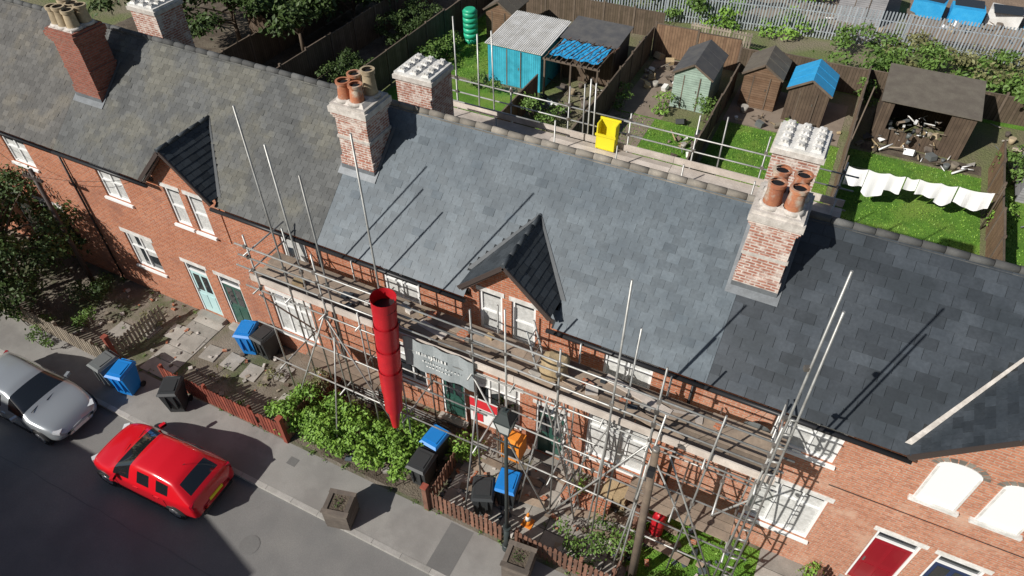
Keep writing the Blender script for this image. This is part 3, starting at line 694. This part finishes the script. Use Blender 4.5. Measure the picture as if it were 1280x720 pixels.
for (a,b,h) in ((1.75,2.5,.75),(2.52,3.3,.95),(3.3,3.9,.7),(3.95,4.4,.45),(4.42,5.2,.6),(5.2,5.8,.75),(5.85,7.1,.7)):
    n=12
    for i in range(n):
        for j in range(4):
            def q(i,j):
                t=i/n;x=a+(b-a)*t;y=27.5+.105*(x-1.6)+.05*math.sin(x*11)*(j/4)-.25*(j/4)*h;return (x,y,1.74-.08*math.sin(math.pi*t)-h*j/4*(1+.1*math.sin(x*5)))
            mb.poly([q(i,j),q(i+1,j),q(i+1,j+1),q(i,j+1)],'sheet',.5)
mb.build('washing_on_line')
mb=MB()
for i in range(260):
    a=random.choice([(-4.2,1.3,31.8,33.2),(-9.3,-7.4,33,36.8),(2,7,32,33),(-2,9,45,50),(8,11,28,30),(-13,-10.4,28.5,32),(5,12,47,50),(-4,2,37.8,39),(-16,-10,35,38),(-6,-4.6,27,31),(8,12,34.5,37)])
    s=U(.15,.5);junk(mb,U(a[0],a[1]),U(a[2],a[3]),s*.4,s)
mb.build('garden_clutter')
mb=MB()
for i in range(4): mb.obox((4+i*2.1,50+U(-.5,.5),.5),(1.8,1.1,.9),random.choice(['corr','tarp','palis']),U(-.3,.3));mb.obox((4+i*2.1,50,1.0),(1.6,.9,.06),'glass',U(-.3,.3),.2)
mb.build('cold_frames')
# ---------------------------------------------------------------- scaffolding
def tube(mb,p,q): mb.cyl(p,q,.024,.024,7,'galv')
def coup(mb,p): mb.obox(p,(.09,.08,.09),'coupler',U(0,1))
def front_scaffold():
    e=emp('scaffolding');t=MB();c=MB();b=MB()
    YO,YI=8.95,10.2;ZP=5.2
    xs=[-11.9,-9.75,-7.65,-5.45,-3.3,-1.1,1.2]
    tops=[6.9,7.1,6.9,7.2,7.0,7.6,7.1]
    for x,zt in zip(xs,tops):
        lx=U(-.05,.05)
        tube(t,(x+lx,YO,0),(x,YO,zt));tube(t,(x,YI,0),(x+lx,YI,5.9 if R()<.5 else 6.2))
        b.box(x+lx-.11,x+lx+.11,YO-.11,YO+.11,0.022,.06,'board')
        for z in (2.0,ZP-.1): tube(t,(x,YO-.3,z),(x,YI+.2,z));coup(c,(x,YO,z));coup(c,(x,YI,z))
        for z in (5.75,6.2,6.55): coup(c,(x,YO-.04,z))
    for z,y in ((2.05,YO-.05),(3.6,YO-.05),(5.05,YO-.05),(5.75,YO-.05),(6.2,YO-.05),(6.55,YO-.05),(2.05,YI+.05),(5.05,YI+.05)):
        tube(t,(-12.3+U(-.2,.2),y,z+U(-.03,.03)),(-5.1,y,z+U(-.03,.03)));tube(t,(-5.6,y+.05,z+.02),(1.6+U(-.1,.3),y+.05,z+U(-.03,.03)))
    for (x,y,z) in ((-10.8,YO,10.75),(-10.34,YO+.1,9.9),(-9.46,YO,9.45),(-7.85,YO,10.9),(-2.0,YO-.25,9.75),(-1.75,YO+.1,8.3),(-4.6,YO,7.6)):
        tube(t,(x+U(-.06,.06),y,.5 if x>-9 else 2),(x,y,z));coup(c,(x,y,6.2))
    for i in range(len(xs)-1):
        a,bb=xs[i],xs[i+1]
        if i%2: a,bb=bb,a
        if i!=2: tube(t,(a,YO-.09,.2),(bb,YO-.09,5.1))
    for (p,q) in (((-2.2,YO+.1,0),(-2.0,YO-.1,5.4)),((.1,YO-.05,.1),(.2,YO-.05,6.9)),((-.6,YO-.1,5),(1.3,YO-.12,.3)),((-3.3,YO,.3),(-1.9,YI,4.8)),((.2,YI,.2),(1.2,YO,4.4)),((-4.2,YO-.1,0),(-3.6,YO+.5,5.4)),((-2.9,YI-.2,0),(-2.5,YO,3.7)),
                  ((-1.2,YO-.6,0),(-.9,YO,6.2)),((-3.5,YO+.02,3),(-1.0,YO+.02,3.05)),((-1.3,YO,1.1),(1.6,YO,1.1)),((-8.8,YO,0),(-8.7,YO,5.6)),((-10.6,YI,0),(-9.8,YO,4.9)),((-1.1,YI-.1,3.2),(1.5,YI-.1,3.25)),((.6,YO-.5,4.1),(.6,YI,4.1)),((-.2,YO-.5,3.1),(-.2,YI,3.1))):
        tube(t,p,q);coup(c,((p[0]+q[0])/2,(p[1]+q[1])/2,(p[2]+q[2])/2))
    tube(t,(xs[0]-.02,YO-.1,4.9),(xs[0]-.02,YI+.1,2.1));tube(t,(xs[-1]+.05,YO,2.1),(xs[-1]+.05,YI+.1,6.2))
    for x in (xs[0]-.05,xs[-1]+.06):
        for z in (5.75,6.3): tube(t,(x,YO-.15,z),(x,YI+.15,z))
    for x in (-10.9,-8.7,-6.5,-4.4,-2.2,.1): tube(t,(x,YO-.2,ZP-.08),(x,YI+.3,ZP-.08))
    for x in (-9.75,-5.45,-1.1): tube(t,(x+.06,YO,4.2),(x+.1,YO-1.1 if x<-2 else YO-.9,.05))
    for k in range(5):
        x=-12.2-U(0,.2)
        while x<1.5:
            L=min(random.choice([3.9,3.0,2.4]),1.55-x)
            if L<.2: break
            y=YO+.08+k*.232
            b.obox((x+L/2,y+.11,ZP+U(0,.01)+(.04 if R()<.12 else 0)),(L-.01,.222,.038),'board',U(-.003,.003));x+=L
    x=-12.2
    while x<1.4:
        L=min(3.9,1.5-x);b.obox((x+L/2,YO+.03,ZP+.135),(L-.01,.038,.225),'toe');x+=L
    for k in range(3): b.obox((-10.2,YO+.3+k*.24,2.1),(2.6,.222,.038),'board');b.obox((-.1,YO+.3+k*.24,2.12),(2.6,.222,.038),'board')
    for i in range(12): b.obox((U(-11,1),U(9.2,9.9),ZP+.06+U(0,.05)),(U(.5,1.8),.2,.04),random.choice(['board','toe']),U(-.3,.3))
    for i in range(22): b.obox((U(-11,1),U(9.2,10),ZP+.08),(U(.1,.3),U(.1,.22),U(.05,.16)),random.choice(['slate_dark','mortar','slab','sack','brick']),U(-.5,.5))
    for dx,dy in ((0,0),(.2,.02)): tube(t,(1.38+dx,8.75+dy,0),(1.12+dx*.7,8.75+dy,11.2-dx*4))
    for i in range(17): z=.4+i*.45;f=z/11.2;tube(t,(1.38-.26*f,8.75,z),(1.58-.3*f,8.77,z+.02))
    for z in (1,2.6,4.4,6,7.6,9): coup(c,(1.3-.02*z,8.75,z))
    t.build('tubes',e);c.build('couplers',e);b.build('boards',e)
front_scaffold()
def rear_scaffold():
    e=emp('scaffolding');t=MB();c=MB();b=MB();YI,YO=17.05,18.1;ZP=6.0
    for i,x in enumerate([-11,-9,-7,-5,-3,-1,1.1]):
        tube(t,(x,YO,0),(x,YO,7.3+U(-.1,.5)));tube(t,(x,YI,0),(x,YI,6.6+U(0,.6)));tube(t,(x,YI-.2,ZP-.1),(x,YO+.2,ZP-.1))
        for z in (6.6,7.1): coup(c,(x,YO,z))
    for z in (ZP-.12,6.55,7.0): tube(t,(-11.5,YO+.05,z),(-4.6,YO+.05,z));tube(t,(-5.2,YO,z),(1.5,YO,z+.02))
    tube(t,(-11.2,YI,6.9),(-7.5,YI,6.9))
    for x,z in ((-11,9.1),(-10.2,8.7),(-9.6,8.9),(-6.3,8.1),(-6.1,8.0),(-6.45,7.9),(-2.2,7.9),(.3,8.1)): tube(t,(x,YO+.05,4),(x+U(-.08,.08),YO,z))
    for k in range(4):
        x=-11.3
        while x<1.3:
            L=min(3.9,1.4-x);b.obox((x+L/2,YI+.13+k*.232,ZP+U(0,.01)),(L-.01,.222,.038),'toe');x+=L
    x=-11.3
    while x<1.3: L=min(3.9,1.4-x);b.obox((x+L/2,YO-.03,ZP+.13),(L-.01,.038,.225),'toe');x+=L
    t.build('tubes',e);c.build('couplers',e);b.build('boards',e)
rear_scaffold()
mb=MB()
mb.box(-5.9,-5.3,17.75,18.0,6.06,6.12,'yellow')
for a in (( -5.9,-5.86,17.7,18.05),(-5.34,-5.3,17.7,18.05)): mb.box(a[0],a[1],a[2],a[3],6.1,6.95,'yellow')
mb.box(-5.86,-5.34,18.0,18.05,6.12,6.95,'yellow');mb.box(-5.86,-5.34,17.7,17.74,6.12,6.6,'yellow');mb.box(-5.93,-5.27,17.66,17.7,6.55,6.62,'yellow');mb.box(-5.93,-5.27,18.052,18.09,6.92,6.99,'yellow')
mb.build('yellow_hopper')
mb=MB();P0=Vector((-7.5,8.62,6.95));P1=Vector((-7.85,8.6,1.9));n=6
for i in range(n):
    a=P0.lerp(P1,i/n);b=P0.lerp(P1,(i+1.12)/n);k=1 if i<n-2 else (.85 if i<n-1 else .62)
    mb.cyl(a,b,.3*k,.275*k if i<n-1 else .1,20,'red',False);mb.cyl(a,a+(b-a)*.03,.31*k,.31*k,20,'red',False)
mb.cyl(P0+Vector((0,0,-.3)),P0+Vector((0,0,-.31)),.28,.28,16,'black')
for s in (-1,1): mb.cyl(P0+Vector((s*.3,0,.1)),P1+Vector((s*.2,0,1.2)),.008,.008,4,'cable')
mb.build('rubble_chute')
mb=MB();nx=14
for i in range(nx):
    def q(i,z): x=-7.35+1.95*i/nx;return (x,8.86+.03*math.sin(i*1.3)+.02*z,4.45+1.05*z)
    mb.poly([q(i,0),q(i+1,0),q(i+1,1),q(i,1)],'banner',.5)
for k,(a,b,z,h) in enumerate(((-6.95,-6.1,5.1,.11),(-6.8,-5.8,4.9,.045),(-6.7,-6.0,4.75,.045))): 
    x=a
    while x<b: w=U(.02,.05);mb.box(x,x+w,8.81,8.814,z,z+h*U(.7,1),'signw');x+=w+U(.025,.06)
mb.build('banner')
mb=MB();mb.box(-6.2,-5.35,9.9,9.94,1.5,2.55,'signw');mb.box(-6.2,-5.35,9.885,9.898,2.2,2.55,'signr');mb.box(-6.1,-5.8,9.885,9.898,1.6,2.0,'signr');mb.box(-6.2,-6.15,9.9,9.94,0,1.49,'wood');mb.box(-5.4,-5.35,9.9,9.94,0,1.49,'wood')
mb.build('site_sign')
mb=MB();mb.box(-5.1,-4.55,9.6,10.1,.75,1.5,'orange');mb.box(-5.05,-4.6,9.65,10.05,1.501,1.62,'orange',.06,.06);mb.box(-5.0,-4.65,9.57,9.6,.95,1.35,'black')
for x in (-5.08,-4.62):
    for y in (9.65,10.05): mb.cyl((x,y,.02),(x,y,.75),.02,.02,6,'coupler')
mb.build('portable_generator')
def ladder(name,p,q,w,along):
    mb=MB();p=Vector(p);q=Vector(q);a=Vector(along)*w/2
    mb.cyl(p-a,q-a,.025,.025,6,'galv');mb.cyl(p+a,q+a,.025,.025,6,'galv');n=int((q-p).length/.27)
    for i in range(1,n): r=p.lerp(q,i/n);mb.cyl(r-a,r+a,.014,.014,5,'galv')
    mb.build(name)
ladder('ladder',(-3.0,10.0,0),(-4.3,9.6,6.6),.38,(0,1,0));ladder('ladder',(-2.6,9.3,0),(-3.4,9.3,4.9),.38,(0,1,0))
mb=MB();rr=[.27,.33,.34,.32,.3,.34,.3,.2]
ring_=[]
for k in range(8):
    b0=len(mb.v)
    for i in range(18):
        t=2*math.pi*i/18;r_=rr[k]*(1+.1*math.sin(3*t+k)+.05*math.sin(7*t-k*2));mb.v.append((-3.7+r_*math.cos(t)+.012*k,9.6+r_*math.sin(t)*.85,5.22+k*.1+.02*math.sin(2*t)))
    ring_.append(b0)
for k in range(7):
    for i in range(18): j=(i+1)%18;mb.face((ring_[k]+i,ring_[k]+j,ring_[k+1]+j,ring_[k+1]+i),'sack',True,.5)
mb.face([ring_[7]+i for i in range(18)],'sack',False,.3)
mb.build('rubble_sack')
mb=MB();X,Y=-.48,9.75
mb.cyl((X,Y,.02),(X,Y,.1),.17,.17,16,'red');mb.cyl((X,Y,.1),(X,Y,.95),.185,.185,18,'red',False);mb.cyl((X,Y,.95),(X,Y,1.1),.185,.09,18,'red',True);mb.cyl((X,Y,1.1),(X,Y,1.2),.04,.03,10,'rim')
for a in range(8):
    t=a*math.pi/4;mb.cyl((X+.1*math.cos(t),Y+.1*math.sin(t),1.05),(X+.11*math.cos(t),Y+.11*math.sin(t),1.25),.012,.012,5,'red')
mb.build('gas_cylinder')
e=MB();X,Y,Z0=.9,10.35,5.1
for i in range(5):
    r0=.3*i/5;r1=.3*(i+1)/5
    for k in range(20):
        def q(r,k): t=2*math.pi*k/20;return (X+r*math.cos(t),Y-.12+.9*r*r-.35*r*math.sin(t),Z0+r*math.sin(t))
        b=len(e.v);e.v+=[q(r0,k),q(r0,k+1),q(r1,k+1),q(r1,k)];e.face((b,b+1,b+2,b+3),'bingrey',True,.5)
e.cyl((X,Y-.1,Z0),(X,YW,Z0-.15),.02,.02,6,'coupler');e.cyl((X,Y-.1,Z0-.25),(X,Y-.5,Z0-.05),.012,.012,6,'coupler');e.obox((X,Y-.5,Z0-.05),(.07,.1,.07),'bingrey')
e.build('satellite_dish')
# ---------------------------------------------------------------- street furniture
def lamp():
    mb=MB();X,Y=-3.9,7.58
    for a,b,r0,r1 in ((0,.15,.14,.14),(.15,.2,.14,.1),(.2,1.1,.095,.085),(1.1,1.18,.11,.11),(1.18,5.35,.055,.042),(5.35,5.42,.08,.08)): mb.cyl((X,Y,a),(X,Y,b),r0,r1,12,'lampm')
    mb.cyl((X-.3,Y,5.0),(X+.3,Y,5.0),.018,.018,6,'lampm')
    def fr(z0,z1,a,b,m): mb.hexa([(X-a,Y-a,z0),(X+a,Y-a,z0),(X+a,Y+a,z0),(X-a,Y+a,z0),(X-b,Y-b,z1),(X+b,Y-b,z1),(X+b,Y+b,z1),(X-b,Y+b,z1)],m)
    fr(5.42,5.5,.1,.12,'lampm');fr(5.5,5.9,.115,.185,'lampg');fr(5.9,5.94,.2,.2,'lampm');fr(5.94,6.12,.19,.08,'lampm');fr(6.12,6.2,.08,.06,'lampm');mb.cyl((X,Y,6.2),(X,Y,6.32),.025,.008,8,'lampm')
    for sx in (-1,1):
        for sy in (-1,1): mb.beam((X+sx*.12,Y+sy*.12,5.5),(X+sx*.19,Y+sy*.19,5.9),.02,.02,'lampm')
    mb.build('street_lamp')
lamp()
mb=MB();mb.cyl((-.63,8.2,0),(-.85,8.25,5.9),.11,.08,12,'wood');mb.cyl((-.85,8.25,5.9),(-.85,8.25,5.96),.09,.06,12,'coupler')
for z in (3.2,3.7,4.2,4.7): mb.cyl((-.95,8.22,z),(-.55,8.22,z),.012,.012,5,'coupler')
mb.obox((-.82,8.1,5.3),(.14,.12,.25),'black')
mb.build('telegraph_pole')
mb=MB();mb.cyl((-21.9,9.7,0),(-21.9,9.75,5.3),.09,.07,10,'barge');mb.obox((-21.9,9.7,5.0),(.9,.08,.08),'barge')
for i in range(7): mb.cyl((-22.3+i*.13,9.7,5.04),(-22.3+i*.13,9.7,5.14),.025,.02,6,'coupler')
mb.build('telegraph_pole')
def wire(mb,p,q,sag,n=12):
    p=Vector(p);q=Vector(q);l=p
    for i in range(1,n+1):
        t=i/n;c=p.lerp(q,t)-Vector((0,0,sag*4*t*(1-t)));mb.cyl(l,c,.006,.006,4,'cable',False);l=c
mb=MB()
wire(mb,(-.85,8.25,5.7),(1.0,10.5,5.75),.1)
wire(mb,(-21.9,9.7,5.1),(-18.2,10.5,5.6),.15);wire(mb,(-21.9,9.7,5.1),(-26,10.5,5.4),.15)
mb.cyl((2.8,10.58,3.75),(12,10.58,3.85),.01,.01,5,'cable')
mb.build('telephone_cables')
def planter(name,x,y,rz):
    e=emp(name,(x,y,0),rz);mb=MB();s=.34
    mb.box(-s,s,-s,s,-.0,.12,'greywood');mb.box(-s+.02,s-.02,-s+.02,s-.02,.12,.76,'greywood')
    for k in range(4):
        z=.14+k*.16
        for sx in (-1,1): mb.box(-s,s,sx*s-.015,sx*s+.015,z,z+.145,'greywood');mb.box(sx*s-.014,sx*s+.014,-s+.016,s-.016,z,z+.145,'greywood')
    for sx in (-1,1): mb.box(-s-.04,s+.04,sx*(s-.04)-.06,sx*(s-.04)+.06,.78,.83,'greywood');mb.box(sx*(s-.04)-.06,sx*(s-.04)+.06,-s+.1,s-.1,.782,.828,'greywood')
    mb.box(-s+.1,s-.1,-s+.1,s-.1,.76,.79,'soil');mb.build('box',e)
    leafmesh('weeds',[(0,0,.82,.18,.18,.08,40)],'leafdark',.03,e)
planter('wooden_planter',-8.35,6.35,.25);planter('wooden_planter',-3.35,7.15,.1)
def bin_(x,y,rz,bm,lm,z=0):
    e=emp('wheelie_bin',(x,y,z),rz);mb=MB()
    mb.hexa([(-.22,-.26,.06),(.22,-.26,.06),(.22,.2,.06),(-.22,.2,.06),(-.285,-.34,.98),(.285,-.34,.98),(.285,.33,.98),(-.285,.33,.98)],bm)
    mb.box(-.31,.31,-.37,.36,.981,1.02,bm)
    mb.hexa([(-.3,-.4,1.022),(.3,-.4,1.022),(.3,.34,1.022),(-.3,.34,1.022),(-.25,-.34,1.08),(.25,-.34,1.08),(.25,.3,1.1),(-.25,.3,1.1)],lm)
    mb.box(-.2,.2,-.25,.2,1.1,1.115,lm)
    mb.cyl((-.25,.4,1.0),(.25,.4,1.0),.02,.02,8,bm)
    for sx in (-1,1): mb.cyl((sx*.2,.36,.98),(sx*.2,.41,1.0),.02,.02,6,bm);mb.cyl((sx*.24,.24,.1),(sx*.29,.24,.1),.1,.1,14,'tyre');mb.box(sx*.12-.02,sx*.12+.02,-.36,-.27,.3,.9,bm)
    mb.cyl((-.24,.24,.1),(.24,.24,.1),.015,.015,6,'coupler');mb.build('body',e)
for b in ((-14.75,10.0,.3,'binblue','binblue'),(-14.1,10.1,-.1,'binblk','binblk'),(-17.1,6.95,.2,'binblue','binblue'),(-17.85,6.95,-.1,'bingrey','bingrey'),(-15.2,7.15,.5,'binblk','binblk'),
          (-6.95,8.35,.0,'binblk','binblk'),(-7.0,9.2,-.1,'binblk','binblue'),(-4.5,8.85,.15,'binblk','binblue'),(-5.0,8.35,.4,'binblk','binblk'),(5,9.4,.1,'binblk','binblk')): bin_(*b)
mb=MB();X,Y=-3.7,8.45;mb.box(X-.15,X+.15,Y-.15,Y+.15,.02,.05,'orange')
for a,b,m in ((0,.2,'orange'),(.2,.38,'signw'),(.38,.5,'orange')): mb.cyl((X,Y,.05+a),(X,Y,.05+b),.12-.18*a,.12-.18*b,14,m,True)
mb.build('traffic_cone')
# ---------------------------------------------------------------- cars
def car(name,x,y,rz,paint,z=-.11,L=1.0):
    e=emp(name,(x,y,z),rz);mb=MB()
    S=[(-2.0,.5,.38,.52,.42,.58),(-1.97,.7,.28,.72,.6,.8),(-1.9,.79,.23,.88,.67,.95),(-1.84,.81,.22,.905,.685,.99),(-1.36,.855,.2,.93,.585,1.34),(-1.24,.862,.2,.93,.575,1.385),(-.68,.875,.2,.915,.57,1.45),(-.6,.875,.2,.915,.57,1.453),(.02,.875,.2,.9,.56,1.42),(.1,.875,.2,.9,.56,1.4),(.95,.865,.2,.885,.67,1.0),(1.05,.86,.2,.875,.68,.95),(1.45,.835,.2,.81,.65,.885),(1.78,.765,.22,.7,.58,.79),(1.95,.64,.27,.56,.48,.63),(2.02,.45,.34,.47,.36,.52)]
    n=len(S);ring=17
    for (sx,w,zb,zt,wr,zr) in S:
        half=[(w*.8,zb),(w*.97,zb+.06),(w,zb+.2),(w*1.0,zb+.62*(zt-zb)),(w*.985,zt-.03),(w*.95,zt+.015),(wr+.03,zr-.05),(wr*.9,zr)]
        if zr<zt+.15: half[6]=(wr+.08,(zr+zt)/2+.02)
        pts=half+[(0,zr+.03)]+[(-a,b) for a,b in half[::-1]]
        for (yy,zz) in pts: mb.v.append((sx*L,yy,zz))
    for i in range(n-1):
        xm=(S[i][0]+S[i+1][0])/2
        for k in range(ring):
            j=(k+1)%ring
            kk=min(k,15-k) if k<16 else -1
            m=paint
            if kk==5 and -1.24<xm<.95 and not(-.68<xm<-.6) and not (.02<xm<.1): m='carglass'
            if kk in(6,7) and (.1<xm<.95): m='carglass' if kk==7 or xm>.1 else paint
            if kk==7 and (-1.84<xm<-1.36): m='carglass'
            if k==16 or kk==0: m='black'
            mb.face((i*ring+k,i*ring+j,(i+1)*ring+j,(i+1)*ring+k),m,True,.5)
    mb.face(range(ring),paint,True,.5);mb.face([(n-1)*ring+k for k in range(ring)][::-1],paint,True,.5)
    mb.build('body',e,2)
    d=MB()
    for wx in (-1.22*L,1.28*L):
        for sy in (-1,1):
            d.cyl((wx,sy*.6,.33),(wx,sy*.858,.33),.375,.365,28,'black');d.cyl((wx,sy*.66,.31),(wx,sy*.875,.31),.31,.3,28,'tyre');d.cyl((wx,sy*.875,.31),(wx,sy*.883,.31),.2,.19,20,'rim')
            for k in range(5): t=k*1.2566;d.obox((wx+.1*math.cos(t),sy*.886,.31+.1*math.sin(t)),(.19,.012,.04),'rim',0,0,-t)
    for sy in (-1,1):
        d.obox((.66*L,sy*.93,.97),(.1,.18,.11),paint,sy*.3);d.obox((.605*L,sy*.94,.97),(.01,.14,.08),'carglass',sy*.3)
        d.obox((1.85*L,sy*.58,.655),(.2,.2,.09),'lightw',-sy*.5,0,.25);d.obox((-1.89*L,sy*.7,.83),(.08,.14,.22),'lightr',sy*.35)
        for hx in (-.75,.0): d.obox((hx*L,sy*.872,.8),(.17,.025,.025),paint)
        d.obox((-.2*L,sy*.862,.28),(2.1,.03,.08),'black')
    for hx in (-1.02,-.64,.78):
        for sy in (-1,1): d.obox((hx*L,sy*.868,.58),(.008,.01,.5),'black')
    d.obox((1.99*L,0,.4),(.06,.8,.12),'black');d.obox((2.03*L,0,.42),(.02,.5,.11),'signw');d.obox((-2.0*L,0,.6),(.03,.5,.11),'yellow');d.obox((-1.97*L,0,.34),(.08,1.1,.12),'black')
    d.obox((.93*L,.2,1.02),(.015,.5,.012),'black',.2);d.obox((.93*L,-.35,1.02),(.015,.45,.012),'black',.2)
    d.cyl((-1.15*L,0,1.41),(-1.3*L,0,1.58),.008,.005,5,'black')
    d.build('wheels_and_trim',e)
car('parked_car',-13.75,5.15,math.pi+.04,'carred');car('parked_car',-19.25,5.2,.0,'carsil',L=1.03)
# ---------------------------------------------------------------- vegetation
def hedge():
    e=emp('hedge');cl=[];mb=MB()
    for i in range(150):
        x=U(-12,-6.7);y=U(7.8,8.95) if x<-9 else U(7.8,9.4)
        if -7.4<x and 7.95<y<9.5: continue
        r=U(.18,.36);z=U(.25,1.15)
        cl.append((x,y,z,r,r,r*.8,125));mb.cyl((x,y,0),(x,y,z),.015,.008,5,'bark')
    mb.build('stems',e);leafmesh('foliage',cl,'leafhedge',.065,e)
hedge()
for b in ((-2.3,8.3,1.0,.8,.8,'leafmid'),(-1.4,8.5,1.1,1.2,1.1,'leafmid'),(-3.0,9.9,.8,.5,.6,'leafhedge'),(-6.3,9.7,1.2,.8,1.0,'leafhedge'),(-.1,8.3,1,.8,.8,'leafmid'),
          (-11.6,9.6,1,1,.9,'leafdry'),(-13.2,9.2,1,1,.5,'leafdry'),(3.3,10.3,.5,.3,.5,'leafhedge'),(-18.8,9.3,1.2,1,.6,'leafdry'),(-20.5,8.3,1.8,1,.7,'leafmid'),(1.2,8.2,1.2,.8,.7,'leafmid'),(-22.5,7.4,3,1,.8,'leafmid'),
          (-21,6.95,2.5,.4,.5,'leafmid'),(-21.3,9.3,1.5,1.2,1.2,'leafdark'),(-15,8.6,1.2,.6,.25,'leafdry'),(-13.5,7.9,2,.3,.3,'leafmid')): bush('shrub',*b,dens=.8,size=.05)
cl=[]
for i in range(120):
    x=U(-24,3);y=random.choice([7.62,7.75,10.45,U(7.8,10.4)]);r=U(.05,.16);cl.append((x,y,.03,r,r,r*.6,12))
leafmesh('weeds',cl,'leafmid',.035)
tree('tree',-23.9,8.5,4.9,2.35,'leafdark',46,.085,330,lo=.25);tree('tree',-27,8.4,4.8,2.2,'leafdark',24,.09,260)
for (x,y,h,c) in ((-31,27.5,6,3),(-34.5,32,7,3.6),(-29.5,34,6,3),(-27.3,28.5,5,2.4),(-27,39,5,2.6),(-36,27,7,3.5),(-26.5,32.5,4.5,2.2)): tree('tree',x,y,h,c,'leafdark',26,.14,210)
for b in ((-7.0,31.2,1.8,.9,1.0,'leafhedge'),(-5.0,31.3,.9,.9,1.6,'leafmid'),(1.8,36.8,.9,1,1.2,'leafmid'),(8.3,32,1.4,1.6,1.5,'leafmid'),(-9.1,31,.6,1.5,.9,'leafmid'),(-12,27.5,2,1.4,1.3,'leafmid'),(-16,29.3,2.5,.8,1,'leafmid'),(-19.8,31,1.4,4,1.3,'leafmid'),(10,34.5,3,1.5,1.6,'leafmid'),(7.9,29,.9,2.5,1.0,'leafhedge'),(-23,27,2.6,3,1.4,'leafdark'),(-23,33,2.6,4,1.6,'leafdark'),(-1,32.3,.8,.5,.6,'leafhedge')):
    bush('shrub',*b,dens=.6,size=.08)
def mass(name,pts,mat,size,n):
    e=emp(name);cl=[]
    for (x0,x1,y0,y1,h,k) in pts:
        for i in range(k): r=U(.35,.95);cl.append((U(x0,x1),U(y0,y1),U(.15,h),r,r,r*.7,n))
    leafmesh('foliage',cl,mat,size,e)
mass('hedgerow',[(-1,16,39,43,1.4,60),(8,20,36,42,2.0,35),(-16,-8,41.5,45,2.0,40)],'leafmid',.12,120)
mass('bramble_bank',[(-24,-2,44,52,2.6,110),(-12,0,42,44,1.2,20)],'leafhedge',.13,110)
mass('scrub',[(2,14,40,43.5,1.2,40),(14,26,48,60,2.0,20),(-30,-20,40,48,3.5,50)],'leafdry',.12,90)
def blades(name,areas,dens,h):
    V=[]
    for (x0,x1,y0,y1) in areas:
        k=int((x1-x0)*(y1-y0)*dens);P=np.column_stack([np.random.uniform(x0,x1,k),np.random.uniform(y0,y1,k),np.zeros(k)+.005])
        a=np.random.uniform(0,6.28,k);d=np.column_stack([np.cos(a),np.sin(a),a*0])*.025;t=np.column_stack([np.random.normal(0,.03,k),np.random.normal(0,.03,k),np.random.uniform(.5,1.2,k)*h])
        V.append(np.stack([P-d,P+d,P+t],axis=1).reshape(-1,3))
    V=np.concatenate(V);k=len(V)//3;me=bpy.data.meshes.new(name);me.from_pydata(V.tolist(),[],np.arange(3*k).reshape(-1,3).tolist());me.materials.append(MT['leafhedge'])
    at=me.attributes.new('rnd','FLOAT','FACE');at.data.foreach_set('value',np.random.rand(k).astype(np.float32));o=bpy.data.objects.new(name,me);sc.collection.objects.link(o)
blades('grass',[(-.9,2.2,7.8,10.4),(-4.2,1.3,26,31.8),(1.7,7.3,26,32),(-9.2,-4.6,27,30.5),(-20.6,-17,30,38),(7.8,12,24,31)],120,.06)
# ---------------------------------------------------------------- light & camera
w=bpy.data.worlds.new("World");sc.world=w;w.use_nodes=True;nt=w.node_tree
sky=nt.nodes.new('ShaderNodeTexSky');sky.sky_type='NISHITA';sky.sun_disc=False
el=math.radians(36);az=math.radians(180+31)
sky.sun_elevation=el;sky.sun_rotation=az
bg=nt.nodes['Background'];nt.links.new(sky.outputs[0],bg.inputs[0]);bg.inputs[1].default_value=.055
sd=Vector((math.sin(az)*math.cos(el),math.cos(az)*math.cos(el),math.sin(el)))
L=bpy.data.lights.new('sun','SUN');L.energy=5;L.angle=math.radians(.5);L.color=(1,.965,.9)
lo=bpy.data.objects.new('sun',L);sc.collection.objects.link(lo);lo.rotation_euler=(-sd).to_track_quat('-Z','Y').to_euler();lo.location=(-20,-30,40)
cd=bpy.data.cameras.new('camera');cam=bpy.data.objects.new('camera',cd);sc.collection.objects.link(cam);sc.camera=cam
cd.sensor_width=36;cd.lens=24.47;cd.clip_end=2000;cd.clip_start=.1
cam.location=(0,0,18);cam.rotation_euler=(math.radians(90-44.2),0,math.radians(26.35))
sc.view_settings.view_transform='Standard';sc.view_settings.look='None';sc.view_settings.exposure=0
